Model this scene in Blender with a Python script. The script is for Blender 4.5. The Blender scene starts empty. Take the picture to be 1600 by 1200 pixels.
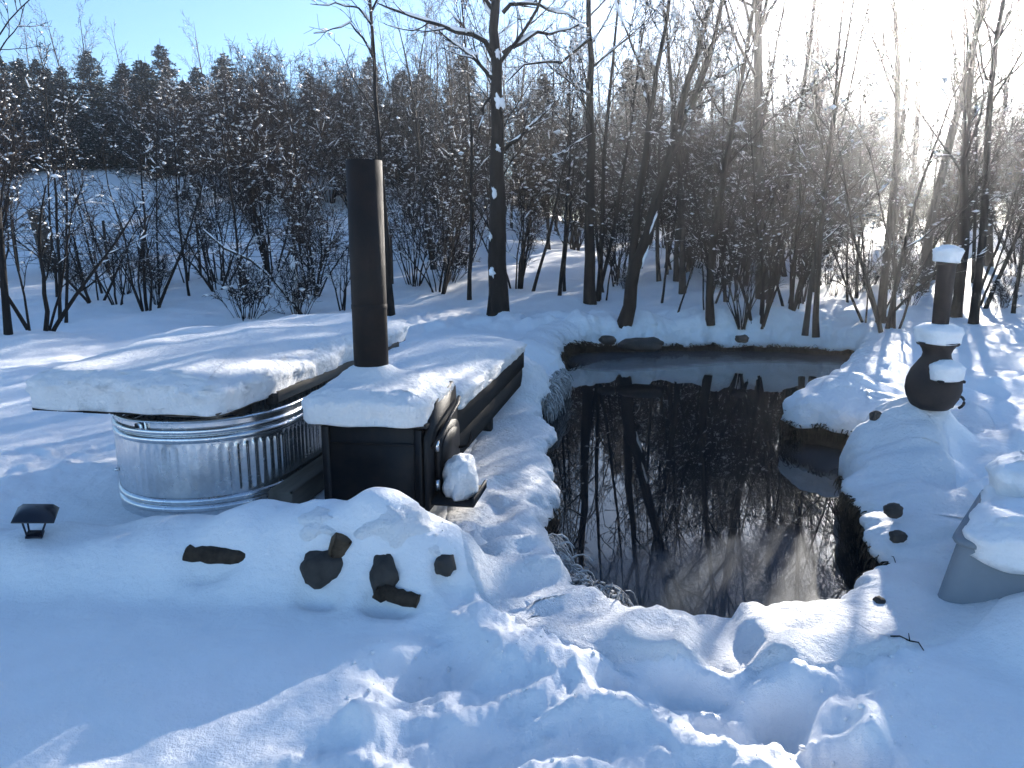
import bpy, math, random
import numpy as np
from mathutils import Vector

# ------------------------------------------------------------------ camera, sky, sun, exposure
sc = bpy.context.scene
EYE = 1.6
PITCH = math.radians(11.0)
FPX = 1150.0                                   # focal length in photograph pixels (1600 wide)
cam_d = bpy.data.cameras.new("camera"); cam = bpy.data.objects.new("camera", cam_d)
sc.collection.objects.link(cam); sc.camera = cam
cam.location = (0, 0, EYE); cam.rotation_euler = (math.pi/2 - PITCH, 0, 0)
cam_d.sensor_width = 36.0; cam_d.lens = 36.0*FPX/1600.0
cam_d.clip_start = 0.05; cam_d.clip_end = 1000

SUN_AZ = math.radians(29.3)                    # to the right of the view direction (+Y)
SUN_EL = math.radians(16.5)
world = bpy.data.worlds.new("World"); sc.world = world; world.use_nodes = True
wn = world.node_tree; bg = wn.nodes["Background"]
sky = wn.nodes.new("ShaderNodeTexSky"); sky.sky_type = 'NISHITA'; sky.sun_disc = False
sky.sun_elevation = SUN_EL; sky.sun_rotation = SUN_AZ
sky.altitude = 200; sky.air_density = 1.0; sky.dust_density = 0.14; sky.ozone_density = 4.2
wn.links.new(sky.outputs[0], bg.inputs[0]); bg.inputs[1].default_value = 0.061
S = Vector((math.sin(SUN_AZ)*math.cos(SUN_EL), math.cos(SUN_AZ)*math.cos(SUN_EL), math.sin(SUN_EL)))
sun_d = bpy.data.lights.new("sun", 'SUN'); sun = bpy.data.objects.new("sun", sun_d)
sc.collection.objects.link(sun); sun.rotation_euler = S.to_track_quat('Z', 'Y').to_euler()
sun_d.energy = 5.0; sun_d.angle = math.radians(0.53); sun_d.color = (1.0, 0.93, 0.83)
sc.view_settings.view_transform = 'Standard'; sc.view_settings.look = 'None'
sc.view_settings.exposure = 2.2; sc.view_settings.gamma = 1.0
sc.cycles.use_denoising = True
sc.cycles.max_bounces = 6; sc.cycles.diffuse_bounces = 2; sc.cycles.glossy_bounces = 3
sc.cycles.volume_bounces = 0; sc.cycles.transparent_max_bounces = 8

# ------------------------------------------------------------------ helpers
C = sc.collection
def view_ray(px, py):
    u = (px-800)/FPX; v = (600-py)/FPX
    c, s = math.cos(PITCH), math.sin(PITCH)
    return np.array([u, c+v*s, -s+v*c])
def at_depth(px, py, Y):
    d = view_ray(px, py); t = Y/d[1]
    return np.array([d[0]*t, Y, EYE+d[2]*t])

def set_mesh(me, V, polys):
    V = np.asarray(V, dtype=np.float32); me.vertices.add(len(V)); me.vertices.foreach_set("co", V.ravel())
    polys = [np.asarray(p, dtype=np.int32) for p in polys if len(p)]
    loops = np.concatenate([p.ravel() for p in polys]); sizes = np.concatenate([np.full(len(p), p.shape[1], np.int32) for p in polys])
    me.loops.add(len(loops)); me.loops.foreach_set("vertex_index", loops)
    starts = np.concatenate([[0], np.cumsum(sizes)[:-1]]).astype(np.int32)
    me.polygons.add(len(sizes)); me.polygons.foreach_set("loop_start", starts)
    me.update(calc_edges=True); me.validate()
def make_mesh(name, V, polys, mat, smooth=True):
    me = bpy.data.meshes.new(name); set_mesh(me, V, polys)
    if smooth: me.polygons.foreach_set("use_smooth", np.ones(len(me.polygons), dtype=bool))
    me.materials.append(mat); return me
def link(name, me, parent=None):
    o = bpy.data.objects.new(name, me); C.objects.link(o)
    if parent is not None: o.parent = parent
    return o
def obj(name, V, polys, mat, parent=None, smooth=True):
    return link(name, make_mesh(name, V, polys, mat, smooth), parent)
def tag(o, label=None, cat=None, group=None, kind=None):
    if label: o["label"] = label
    if cat: o["category"] = cat
    if group: o["group"] = group
    if kind: o["kind"] = kind
    return o
def thing(name, loc, rz=0.0, label=None, cat=None, group=None, rot=None):
    o = bpy.data.objects.new(name, None); C.objects.link(o); o.empty_display_size = 0.1
    o.location = loc; o.rotation_euler = rot if rot else (0, 0, rz)
    return tag(o, label, cat, group)
class Geo:                                      # collects pieces of ONE part
    def __init__(s): s.V = []; s.Q = []; s.T = []; s.n = 0
    def add(s, V, Q=None, T=None):
        V = np.asarray(V, dtype=np.float64).reshape(-1, 3)
        if Q is not None and len(Q): s.Q.append(np.asarray(Q)+s.n)
        if T is not None and len(T): s.T.append(np.asarray(T)+s.n)
        s.V.append(V); s.n += len(V); return s
    def polys(s):
        r = []
        if s.Q: r.append(np.concatenate(s.Q))
        if s.T: r.append(np.concatenate(s.T))
        return r
    def verts(s): return np.concatenate(s.V)
    def build(s, name, mat, parent=None, smooth=True):
        return obj(name, s.verts(), s.polys(), mat, parent, smooth)
    def mesh(s, name, mat, smooth=True): return make_mesh(name, s.verts(), s.polys(), mat, smooth)

def box_geo(g, c, d, bev=0.006, rot=None, jit=0.0, rng=None):
    """bevelled box: centre c, full size d"""
    hx, hy, hz = [v/2 for v in d]; b = min(bev, hx*.45, hy*.45, hz*.45)
    V = []; idx = {}
    for sx in (-1, 1):
        for sy in (-1, 1):
            for sz in (-1, 1):
                idx[(sx, sy, sz)] = len(V)
                V += [(sx*hx, sy*(hy-b), sz*(hz-b)), (sx*(hx-b), sy*hy, sz*(hz-b)), (sx*(hx-b), sy*(hy-b), sz*hz)]
    Q = []; T = []
    for ax in range(3):
        o1, o2 = [a for a in range(3) if a != ax]
        for s in (-1, 1):
            q = []
            for (a, b2) in ((-1, -1), (1, -1), (1, 1), (-1, 1)):
                k = [0, 0, 0]; k[ax] = s; k[o1] = a; k[o2] = b2; q.append(idx[tuple(k)]+ax)
            Q.append(q)
        for a in (-1, 1):
            for b2 in (-1, 1):                  # edge bevels running along ax
                k0 = [0]*3; k0[ax] = -1; k0[o1] = a; k0[o2] = b2; k1 = list(k0); k1[ax] = 1
                i0, i1 = idx[tuple(k0)], idx[tuple(k1)]
                Q.append([i0+o1, i1+o1, i1+o2, i0+o2])
    for k, i in idx.items(): T.append([i, i+1, i+2])
    V = np.array(V)
    if jit and rng is not None: V = V + rng.normal(0, jit, V.shape)
    if rot is not None: V = V @ np.array(rot).T
    g.add(V+np.array(c), Q, T); return g
def rotz(a): c, s = math.cos(a), math.sin(a); return np.array([[c, -s, 0], [s, c, 0], [0, 0, 1]])
def rotx(a): c, s = math.cos(a), math.sin(a); return np.array([[1, 0, 0], [0, c, -s], [0, s, c]])
def roty(a): c, s = math.cos(a), math.sin(a); return np.array([[c, 0, s], [0, 1, 0], [-s, 0, c]])

def grid_quads(nr, nc, wrap=False):
    i = np.arange(nr-1)[:, None]; j = np.arange(nc if wrap else nc-1)[None, :]
    j2 = (j+1) % nc
    return np.stack([i*nc+j, i*nc+j2, (i+1)*nc+j2, (i+1)*nc+j], -1).reshape(-1, 4)
def tubes(P, R, sides):
    """P (B,N,3), R (B,N) -> verts, quads"""
    B, N, _ = P.shape
    T = np.gradient(P, axis=1); T /= np.linalg.norm(T, axis=2, keepdims=True)+1e-9
    m = T.mean(axis=1); ref = np.where(np.abs(m[:, 2:3]) > .8, np.array([[1., 0, 0]]), np.array([[0, 0, 1.]]))[:, None, :]
    A = np.cross(T, ref); A /= np.linalg.norm(A, axis=2, keepdims=True)+1e-9
    Bn = np.cross(A, T)
    a = np.arange(sides)*2*math.pi/sides
    V = P[:, :, None, :] + R[:, :, None, None]*(np.cos(a)[None, None, :, None]*A[:, :, None, :]+np.sin(a)[None, None, :, None]*Bn[:, :, None, :])
    q = grid_quads(N, sides, True)
    Q = (np.arange(B)[:, None, None]*(N*sides)+q[None]).reshape(-1, 4)
    return V.reshape(-1, 3), Q
def tube(g, pts, r, sides=10, caps=True):
    P = np.array(pts, float)[None]; R = np.array(r, float) if np.ndim(r) else np.full(len(pts), r)
    if caps:
        P = np.concatenate([P[:, :1], P, P[:, -1:]], 1); R = np.concatenate([[1e-4], R, [1e-4]])
        P[:, 0] += (P[:, 1]-P[:, 2])*1e-4; P[:, -1] += (P[:, -2]-P[:, -3])*1e-4
        Pm = P.copy(); V, Q = _tube_caps(Pm, R[None], sides)
    else: V, Q = tubes(P, R[None], sides)
    g.add(V, Q); return g
def _tube_caps(P, R, sides):
    P2 = P.copy(); core = P[:, 1:-1]
    T = np.gradient(core, axis=1); T /= np.linalg.norm(T, axis=2, keepdims=True)+1e-9
    T = np.concatenate([T[:, :1], T, T[:, -1:]], 1)
    m = T.mean(axis=1); ref = np.array([1., 0, 0]) if abs(m[0, 2]) > .8 else np.array([0, 0, 1.])
    A = np.cross(T, ref); A /= np.linalg.norm(A, axis=2, keepdims=True)+1e-9; Bn = np.cross(A, T)
    a = np.arange(sides)*2*math.pi/sides
    V = P2[:, :, None, :]+R[:, :, None, None]*(np.cos(a)[None, None, :, None]*A[:, :, None, :]+np.sin(a)[None, None, :, None]*Bn[:, :, None, :])
    return V.reshape(-1, 3), grid_quads(P.shape[1], sides, True)
def lathe(g, prof, seg=40, c=(0, 0, 0)):
    prof = np.array(prof, float); a = np.arange(seg)*2*math.pi/seg
    V = np.stack([prof[:, 0:1]*np.cos(a), prof[:, 0:1]*np.sin(a), np.repeat(prof[:, 1:2], seg, 1)], -1).reshape(-1, 3)+np.array(c)
    g.add(V, grid_quads(len(prof), seg, True)); return g

def _hash(ix, iy, seed):
    n = (ix.astype(np.int64)*374761393+iy.astype(np.int64)*668265263+seed*1442695041) & 0xffffffff
    n = ((n ^ (n >> 13))*1274126177) & 0xffffffff
    return ((n ^ (n >> 16)) & 0xffffff)/float(0xffffff)
def noise(x, y, seed=0):
    x = np.asarray(x, float); y = np.asarray(y, float)
    ix = np.floor(x); iy = np.floor(y); fx = x-ix; fy = y-iy
    def gr(i, j):
        a = _hash(i, j, seed)*2*math.pi
        return np.cos(a), np.sin(a)
    u = fx*fx*fx*(fx*(fx*6-15)+10); v = fy*fy*fy*(fy*(fy*6-15)+10)
    g00 = gr(ix, iy); g10 = gr(ix+1, iy); g01 = gr(ix, iy+1); g11 = gr(ix+1, iy+1)
    n00 = g00[0]*fx+g00[1]*fy; n10 = g10[0]*(fx-1)+g10[1]*fy
    n01 = g01[0]*fx+g01[1]*(fy-1); n11 = g11[0]*(fx-1)+g11[1]*(fy-1)
    return 1.5*((n00*(1-u)+n10*u)*(1-v)+(n01*(1-u)+n11*u)*v)
def fbm(x, y, o=4, seed=0, gain=.5):
    s = 0; a = 1.0; f = 1.0
    for k in range(o): s = s+a*noise(np.asarray(x)*f+17.3*k, np.asarray(y)*f-9.1*k, seed+k); a *= gain; f *= 2.03
    return s
def sstep(a, b, x): t = np.clip((np.asarray(x, float)-a)/(b-a), 0, 1); return t*t*(3-2*t)

# ------------------------------------------------------------------ materials
def mat(name): m = bpy.data.materials.new(name); m.use_nodes = True; nt = m.node_tree; return m, nt, nt.nodes["Principled BSDF"]
def node(nt, t, **kw):
    n = nt.nodes.new(t)
    for k, v in kw.items(): setattr(n, k, v)
    return n
def noise_node(nt, scale, detail=4, rough=.55, vec=None):
    n = node(nt, "ShaderNodeTexNoise"); n.inputs["Scale"].default_value = scale; n.inputs["Detail"].default_value = detail; n.inputs["Roughness"].default_value = rough
    if vec is not None: nt.links.new(vec, n.inputs["Vector"])
    return n
def ramp(nt, src, stops):
    r = node(nt, "ShaderNodeValToRGB"); e = r.color_ramp.elements
    e[0].position, e[0].color = stops[0][0], (*stops[0][1], 1); e[1].position, e[1].color = stops[-1][0], (*stops[-1][1], 1)
    for p, c in stops[1:-1]: x = e.new(p); x.color = (*c, 1)
    nt.links.new(src, r.inputs[0]); return r
def objco(nt): return node(nt, "ShaderNodeTexCoord").outputs["Object"]
def bump(nt, b, src, strength, dist, prev=None):
    n = node(nt, "ShaderNodeBump"); n.inputs["Strength"].default_value = strength; n.inputs["Distance"].default_value = dist
    nt.links.new(src, n.inputs["Height"])
    if prev is not None: nt.links.new(prev.outputs[0], n.inputs["Normal"])
    nt.links.new(n.outputs[0], b.inputs["Normal"]); return n

def snow_material(name, fine=1.0, col=(.93, .922, .918)):
    m, nt, b = mat(name)
    geo = node(nt, "ShaderNodeNewGeometry").outputs["Position"]
    n0 = noise_node(nt, 7, 3, .5, geo)
    r = ramp(nt, n0.outputs[0], [(.3, tuple(c*.965 for c in col)), (.7, col)]); nt.links.new(r.outputs[0], b.inputs["Base Color"])
    b.inputs["Roughness"].default_value = .62; b.inputs["Specular IOR Level"].default_value = .28
    n1 = noise_node(nt, 26, 5, .6, geo); n2 = noise_node(nt, 240, 3, .6, geo)
    p = bump(nt, b, n1.outputs[0], .55*fine, .022); bump(nt, b, n2.outputs[0], .6*fine, .005, p)
    return m
def plain(name, col, rough=.7, metal=0.0, var=.25, scale=8, bs=.3, bd=.004, spec=.4, stretch=None):
    m, nt, b = mat(name); co = objco(nt)
    if stretch:
        mp = node(nt, "ShaderNodeMapping"); mp.inputs["Scale"].default_value = stretch; nt.links.new(co, mp.inputs[0]); co = mp.outputs[0]
    n = noise_node(nt, scale, 6, .6, co)
    r = ramp(nt, n.outputs[0], [(.3, tuple(c*(1-var) for c in col)), (.7, tuple(min(1, c*(1+var)) for c in col))])
    nt.links.new(r.outputs[0], b.inputs["Base Color"])
    b.inputs["Roughness"].default_value = rough; b.inputs["Metallic"].default_value = metal; b.inputs["Specular IOR Level"].default_value = spec
    if bs: bump(nt, b, n.outputs[0], bs, bd)
    return m
M = {}
M['snow'] = snow_material("snow")
M['snow_crust'] = snow_material("snow_crust", 1.9)
M['snow_bough'] = snow_material("snow_on_branches", .5)
M['bark'] = plain("dark_bark", (.014, .0125, .012), .9, 0, .5, 14, .8, .03, .2, (1, 1, .25))
M['bark_grey'] = plain("grey_bark", (.042, .037, .033), .9, 0, .45, 14, .7, .03, .2, (1, 1, .25))
M['twig'] = plain("twig_brown", (.042, .029, .023), .85, 0, .3, 3, 0, 0, .2)
M['twig_dark'] = plain("twig_dark", (.020, .017, .016), .85, 0, .3, 3, 0, 0, .2)
M['needle'] = plain("needles", (.010, .022, .016), .8, 0, .5, 2, 0, 0, .25)
M['soil'] = plain("bank_soil", (.03, .026, .022), .95, 0, .6, 9, 1.0, .05, .2)
M['stone'] = plain("stone", (.05, .044, .039), .85, 0, .45, 7, .8, .02, .3)
M['log_bark'] = plain("log_bark", (.045, .033, .024), .9, 0, .5, 18, .9, .02, .2)
M['log_end'] = plain("cut_wood", (.10, .07, .045), .85, 0, .35, 22, .5, .006, .2)
M['wood'] = plain("weathered_board", (.13, .11, .088), .85, 0, .35, 10, .6, .006, .25, (1, .12, 1))
M['wood_dark'] = plain("dark_wet_board", (.016, .014, .013), .8, 0, .4, 10, .6, .006, .3, (1, .12, 1))
M['frost_grass'] = plain("frosted_grass", (.42, .42, .41), .9, 0, .55, 15, 0, 0, .2)
M['dry_grass'] = plain("dead_grass", (.045, .036, .026), .9, 0, .5, 10, 0, 0, .2)
M['grey_plastic'] = plain("grey_plastic", (.20, .23, .26), .6, 0, .08, 5, .15, .003, .4)
M['wire'] = plain("fence_wire", (.06, .06, .06), .6, .6, .2, 5, 0, 0)
# galvanised steel
m, nt, b = mat("galvanised_steel"); co = objco(nt)
vo = node(nt, "ShaderNodeTexVoronoi"); vo.inputs["Scale"].default_value = 55; nt.links.new(co, vo.inputs["Vector"])
nn = noise_node(nt, 5, 5, .6, co)
mx = node(nt, "ShaderNodeMix"); mx.data_type = 'RGBA'; mx.inputs[0].default_value = .35
r1 = ramp(nt, nn.outputs[0], [(.3, (.58, .61, .64)), (.7, (.76, .78, .80))]); r2 = ramp(nt, vo.outputs["Color"], [(.1, (.54, .57, .60)), (.9, (.80, .82, .84))])
nt.links.new(r1.outputs[0], mx.inputs[6]); nt.links.new(r2.outputs[0], mx.inputs[7]); nt.links.new(mx.outputs[2], b.inputs["Base Color"])
b.inputs["Metallic"].default_value = .95
rr = ramp(nt, nn.outputs[0], [(.3, (.20,)*3), (.75, (.33,)*3)]); nt.links.new(rr.outputs[0], b.inputs["Roughness"])
bump(nt, b, nn.outputs[0], .12, .01); M['galv'] = m
# black painted stove iron, slightly rusty
def iron(name, c0, c1, rough):
    m, nt, b = mat(name); co = objco(nt); nn = noise_node(nt, 6, 8, .65, co)
    r = ramp(nt, nn.outputs[0], [(.42, c0), (.68, c1)]); nt.links.new(r.outputs[0], b.inputs["Base Color"])
    b.inputs["Roughness"].default_value = rough; b.inputs["Metallic"].default_value = .2; b.inputs["Specular IOR Level"].default_value = .35
    n2 = noise_node(nt, 90, 4, .6, co); bump(nt, b, n2.outputs[0], .25, .003); return m
M['iron'] = iron("stove_iron", (.006, .007, .010), (.018, .015, .013), .55)
M['rust'] = iron("rusty_pipe", (.009, .007, .0065), (.020, .012, .009), .7)
M['clay'] = iron("sooty_cast_iron", (.020, .018, .019), (.045, .034, .032), .7)
M['black'] = plain("black_plastic", (.008, .011, .02), .35, 0, .2, 6, 0, 0, .5)
# water, slush ice
m, nt, b = mat("pond_water"); b.inputs["Base Color"].default_value = (.004, .008, .012, 1); b.inputs["Roughness"].default_value = .015
b.inputs["IOR"].default_value = 1.33; b.inputs["Specular IOR Level"].default_value = .5
nn = noise_node(nt, 1.6, 2, .4, node(nt, "ShaderNodeNewGeometry").outputs["Position"]); bump(nt, b, nn.outputs[0], .012, .05); M['water'] = m
m, nt, b = mat("slush_ice"); geo = node(nt, "ShaderNodeNewGeometry").outputs["Position"]
nn = noise_node(nt, 5, 6, .65, geo); n2 = noise_node(nt, 80, 3, .6, geo)
r = ramp(nt, nn.outputs[0], [(.3, (.045, .066, .088)), (.72, (.080, .110, .138))]); nt.links.new(r.outputs[0], b.inputs["Base Color"])
b.inputs["Roughness"].default_value = .5; b.inputs["Specular IOR Level"].default_value = .08; bump(nt, b, n2.outputs[0], .25, .003)
at_ = node(nt, "ShaderNodeAttribute"); at_.attribute_name = "thickness"          # thin slush lets the water show
ad = node(nt, "ShaderNodeMath", operation='MULTIPLY_ADD'); nt.links.new(nn.outputs[0], ad.inputs[0]); ad.inputs[1].default_value = 1.3; nt.links.new(at_.outputs["Fac"], ad.inputs[2])
fr_ = node(nt, "ShaderNodeMapRange"); fr_.interpolation_type = 'SMOOTHSTEP'; nt.links.new(ad.outputs[0], fr_.inputs[0]); fr_.inputs[1].default_value = .62; fr_.inputs[2].default_value = 1.5; fr_.inputs[4].default_value = .40
tr_ = node(nt, "ShaderNodeBsdfTransparent"); ms_ = node(nt, "ShaderNodeMixShader"); nt.links.new(fr_.outputs[0], ms_.inputs[0]); nt.links.new(tr_.outputs[0], ms_.inputs[1]); nt.links.new(b.outputs[0], ms_.inputs[2])
nt.links.new(ms_.outputs[0], nt.nodes["Material Output"].inputs["Surface"]); M['ice'] = m

# ------------------------------------------------------------------ pond outline and terrain height
POND_Z = -0.30
pond_pts = [(.20, 3.64), (.14, 4.3), (.18, 5.0), (.20, 6.0), (.24, 7.3), (.44, 8.5), (.57, 9.9), (.63, 11.3), (1.15, 12.55), (2.9, 12.9), (4.6, 12.75), (5.75, 12.0),
            (4.85, 10.2), (3.75, 8.4), (2.88, 7.15), (2.78, 6.8), (3.1, 6.5), (3.55, 6.22), (3.4, 5.95), (2.82, 5.6), (2.45, 5.0), (2.24, 4.3), (2.08, 3.75), (1.90, 3.40), (1.55, 3.17), (.95, 3.10), (.47, 3.18)]
def closed_spline(pts, n):
    P = np.array(pts); K = len(P); out = []
    for i in range(K):
        p0, p1, p2, p3 = P[i-1], P[i], P[(i+1) % K], P[(i+2) % K]
        t = np.linspace(0, 1, n, endpoint=False)[:, None]
        out.append(.5*((2*p1)+(-p0+p2)*t+(2*p0-5*p1+4*p2-p3)*t**2+(-p0+3*p1-3*p2+p3)*t**3))
    return np.concatenate(out)
_o = closed_spline(pond_pts, 40)
seg = np.linalg.norm(np.roll(_o, -1, 0)-_o, axis=1); cum = np.concatenate([[0], np.cumsum(seg)])
NS = 1100
tt = np.linspace(0, cum[-1], NS, endpoint=False)
_oc = np.concatenate([_o, _o[:1]])
OUT = np.stack([np.interp(tt, cum, _oc[:, 0]), np.interp(tt, cum, _oc[:, 1])], 1)
def normals2(O):
    T = np.roll(O, -1, 0)-np.roll(O, 1, 0); T /= np.linalg.norm(T, axis=1, keepdims=True); return np.stack([-T[:, 1], T[:, 0]], 1)
area = .5*np.sum(OUT[:, 0]*np.roll(OUT[:, 1], -1)-np.roll(OUT[:, 0], -1)*OUT[:, 1])
NRM = normals2(OUT)*(-1 if area > 0 else 1)        # points to the land
OUT = OUT+NRM*(fbm(OUT[:, 0]*2.2, OUT[:, 1]*2.2, 3, 5)*.07)[:, None]
NRM = normals2(OUT)*(-1 if area > 0 else 1)
for _ in range(6): NRM = .5*NRM+.25*np.roll(NRM, 1, 0)+.25*np.roll(NRM, -1, 0)
NRM /= np.linalg.norm(NRM, axis=1, keepdims=True)
POLY = OUT[::5]
def pond_sd(x, y):
    """signed distance, positive on land"""
    x = np.asarray(x, float).ravel(); y = np.asarray(y, float).ravel(); d = np.full(x.shape, 5.0)
    sel = np.where((x > -1.5) & (x < 7.5) & (y > 1.2) & (y < 14.5))[0]
    A = POLY; B = np.roll(POLY, -1, 0)
    for ch in np.array_split(sel, max(1, len(sel)//20000)):
        px = x[ch][:, None]; py = y[ch][:, None]
        ax, ay = A[:, 0][None], A[:, 1][None]; bx, by = B[:, 0][None], B[:, 1][None]
        ex, ey = bx-ax, by-ay
        t = np.clip(((px-ax)*ex+(py-ay)*ey)/(ex*ex+ey*ey), 0, 1)
        dd = np.sqrt(((px-ax-t*ex)**2+(py-ay-t*ey)**2).min(1))
        cr = ((ay > py) != (by > py)) & (px < ex*(py-ay)/(by-ay+1e-12)+ax)
        d[ch] = np.where(cr.sum(1) % 2 == 1, -dd, dd)
    return d
def seg_dist(x, y, a, b):
    ex, ey = b[0]-a[0], b[1]-a[1]; t = np.clip(((x-a[0])*ex+(y-a[1])*ey)/(ex*ex+ey*ey), 0, 1)
    return np.hypot(x-a[0]-t*ex, y-a[1]-t*ey), t
TROD = np.array([(-1.2, .6), (-1.1, 1.5), (-.72, 2.15), (-.52, 2.6), (-.22, 3.05), (-.28, 3.6), (-.2, 4.4), (.12, 5.0), (.2, 4.2), (.3, 3.4), (.5, 3.05), (1.3, 3.0), (1.52, 2.7), (1.34, 2.2), (1.2, 1.6), (1.3, .6)])
def poly_sd(x, y, PL):
    A = PL; B = np.roll(PL, -1, 0); d = np.full(x.shape, 9.); ins = np.zeros(x.shape, bool)
    for a, b in zip(A, B):
        d = np.minimum(d, seg_dist(x, y, a, b)[0])
        ins ^= ((a[1] > y) != (b[1] > y)) & (x < (b[0]-a[0])*(y-a[1])/(b[1]-a[1]+1e-12)+a[0])
    return np.where(ins, -d, d)
_r = np.random.default_rng(11)
PRINTS = []
for k in range(26):
    x = _r.uniform(-.9, 1.4); y = _r.uniform(1.0, 2.9); PRINTS.append((x, y, _r.uniform(.5, 1.6), _r.uniform(.10, .16), _r.uniform(.18, .32), _r.uniform(.04, .08)))
for k in range(12):
    x = _r.uniform(-.2, .15); y = _r.uniform(2.9, 4.6); PRINTS.append((x, y, _r.uniform(-.5, .8), _r.uniform(.09, .13), _r.uniform(.15, .24), _r.uniform(.03, .07)))
RIDGE = [((-2.85, 3.56), (-2.0, 3.52), .15, .18), ((-2.0, 3.52), (-1.5, 3.48), .18, .24), ((-1.5, 3.48), (-1.05, 3.44), .24, .31), ((-1.05, 3.44), (-.58, 3.38), .31, .30), ((-.58, 3.38), (-.44, 3.34), .30, .27)]
BUMPS = [(-.86, 3.30, .13, .05), (-.55, 3.27, .15, .06), (-1.36, 3.40, .22, .035), (2.78, 5.35, .45, .26), (3.2, 7.35, .5, .16), (2.35, 4.70, .30, .14), (2.12, 4.05, .28, .10), (4.1, 8.6, .6, .14), (2.25, 2.70, .30, .20), (2.75, 2.75, .4, .16), (3.05, 5.30, .34, .22), (2.80, 4.78, .24, .15), (2.42, 4.38, .22, .12), (3.3, 4.75, .22, .12), (2.95, 4.3, .20, .12), (3.7, 5.2, .25, .13), (2.25, 3.75, .22, .09), (3.5, 4.2, .2, .10), (3.95, 4.7, .22, .12),
         (3.3, 6.95, .35, .10), (4.6, 6.15, .22, .10), (3.6, 7.7, .3, .06), (5.2, 6.2, .35, .12), (5.6, 7.2, .4, .08), (2.9, 3.9, .3, .08),
         (.05, 7.85, .38, .42), (.18, 7.3, .22, .18), (.42, 8.5, .25, .12), (.25, 9.6, .35, .20), (.7, 11.9, .35, .12), (1.3, 13.0, .35, .12), (2.2, 13.15, .4, .10), (3.4, 13.2, .35, .08), (4.7, 13.1, .3, .09), (-.5, 8.5, .5, .18), (-.15, 10.2, .6, .15),
         (-7.2, 10.2, 1.3, .22), (-4.6, 10.8, .8, .25), (-5.8, 8.4, .9, .10), (-9, 8.6, 1.4, .12), (-3.5, 12.2, .9, .12), (-3.2, 9.2, .5, .10)]
DENTS = [(-1.365, 3.195, .17, .045, .07), (-.865, 3.075, .10, .06, .09), (-.575, 3.02, .085, .06, .09), (-.50, 2.97, .07, .04, .05), (-.31, 3.09, .06, .05, .06)]
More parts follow.
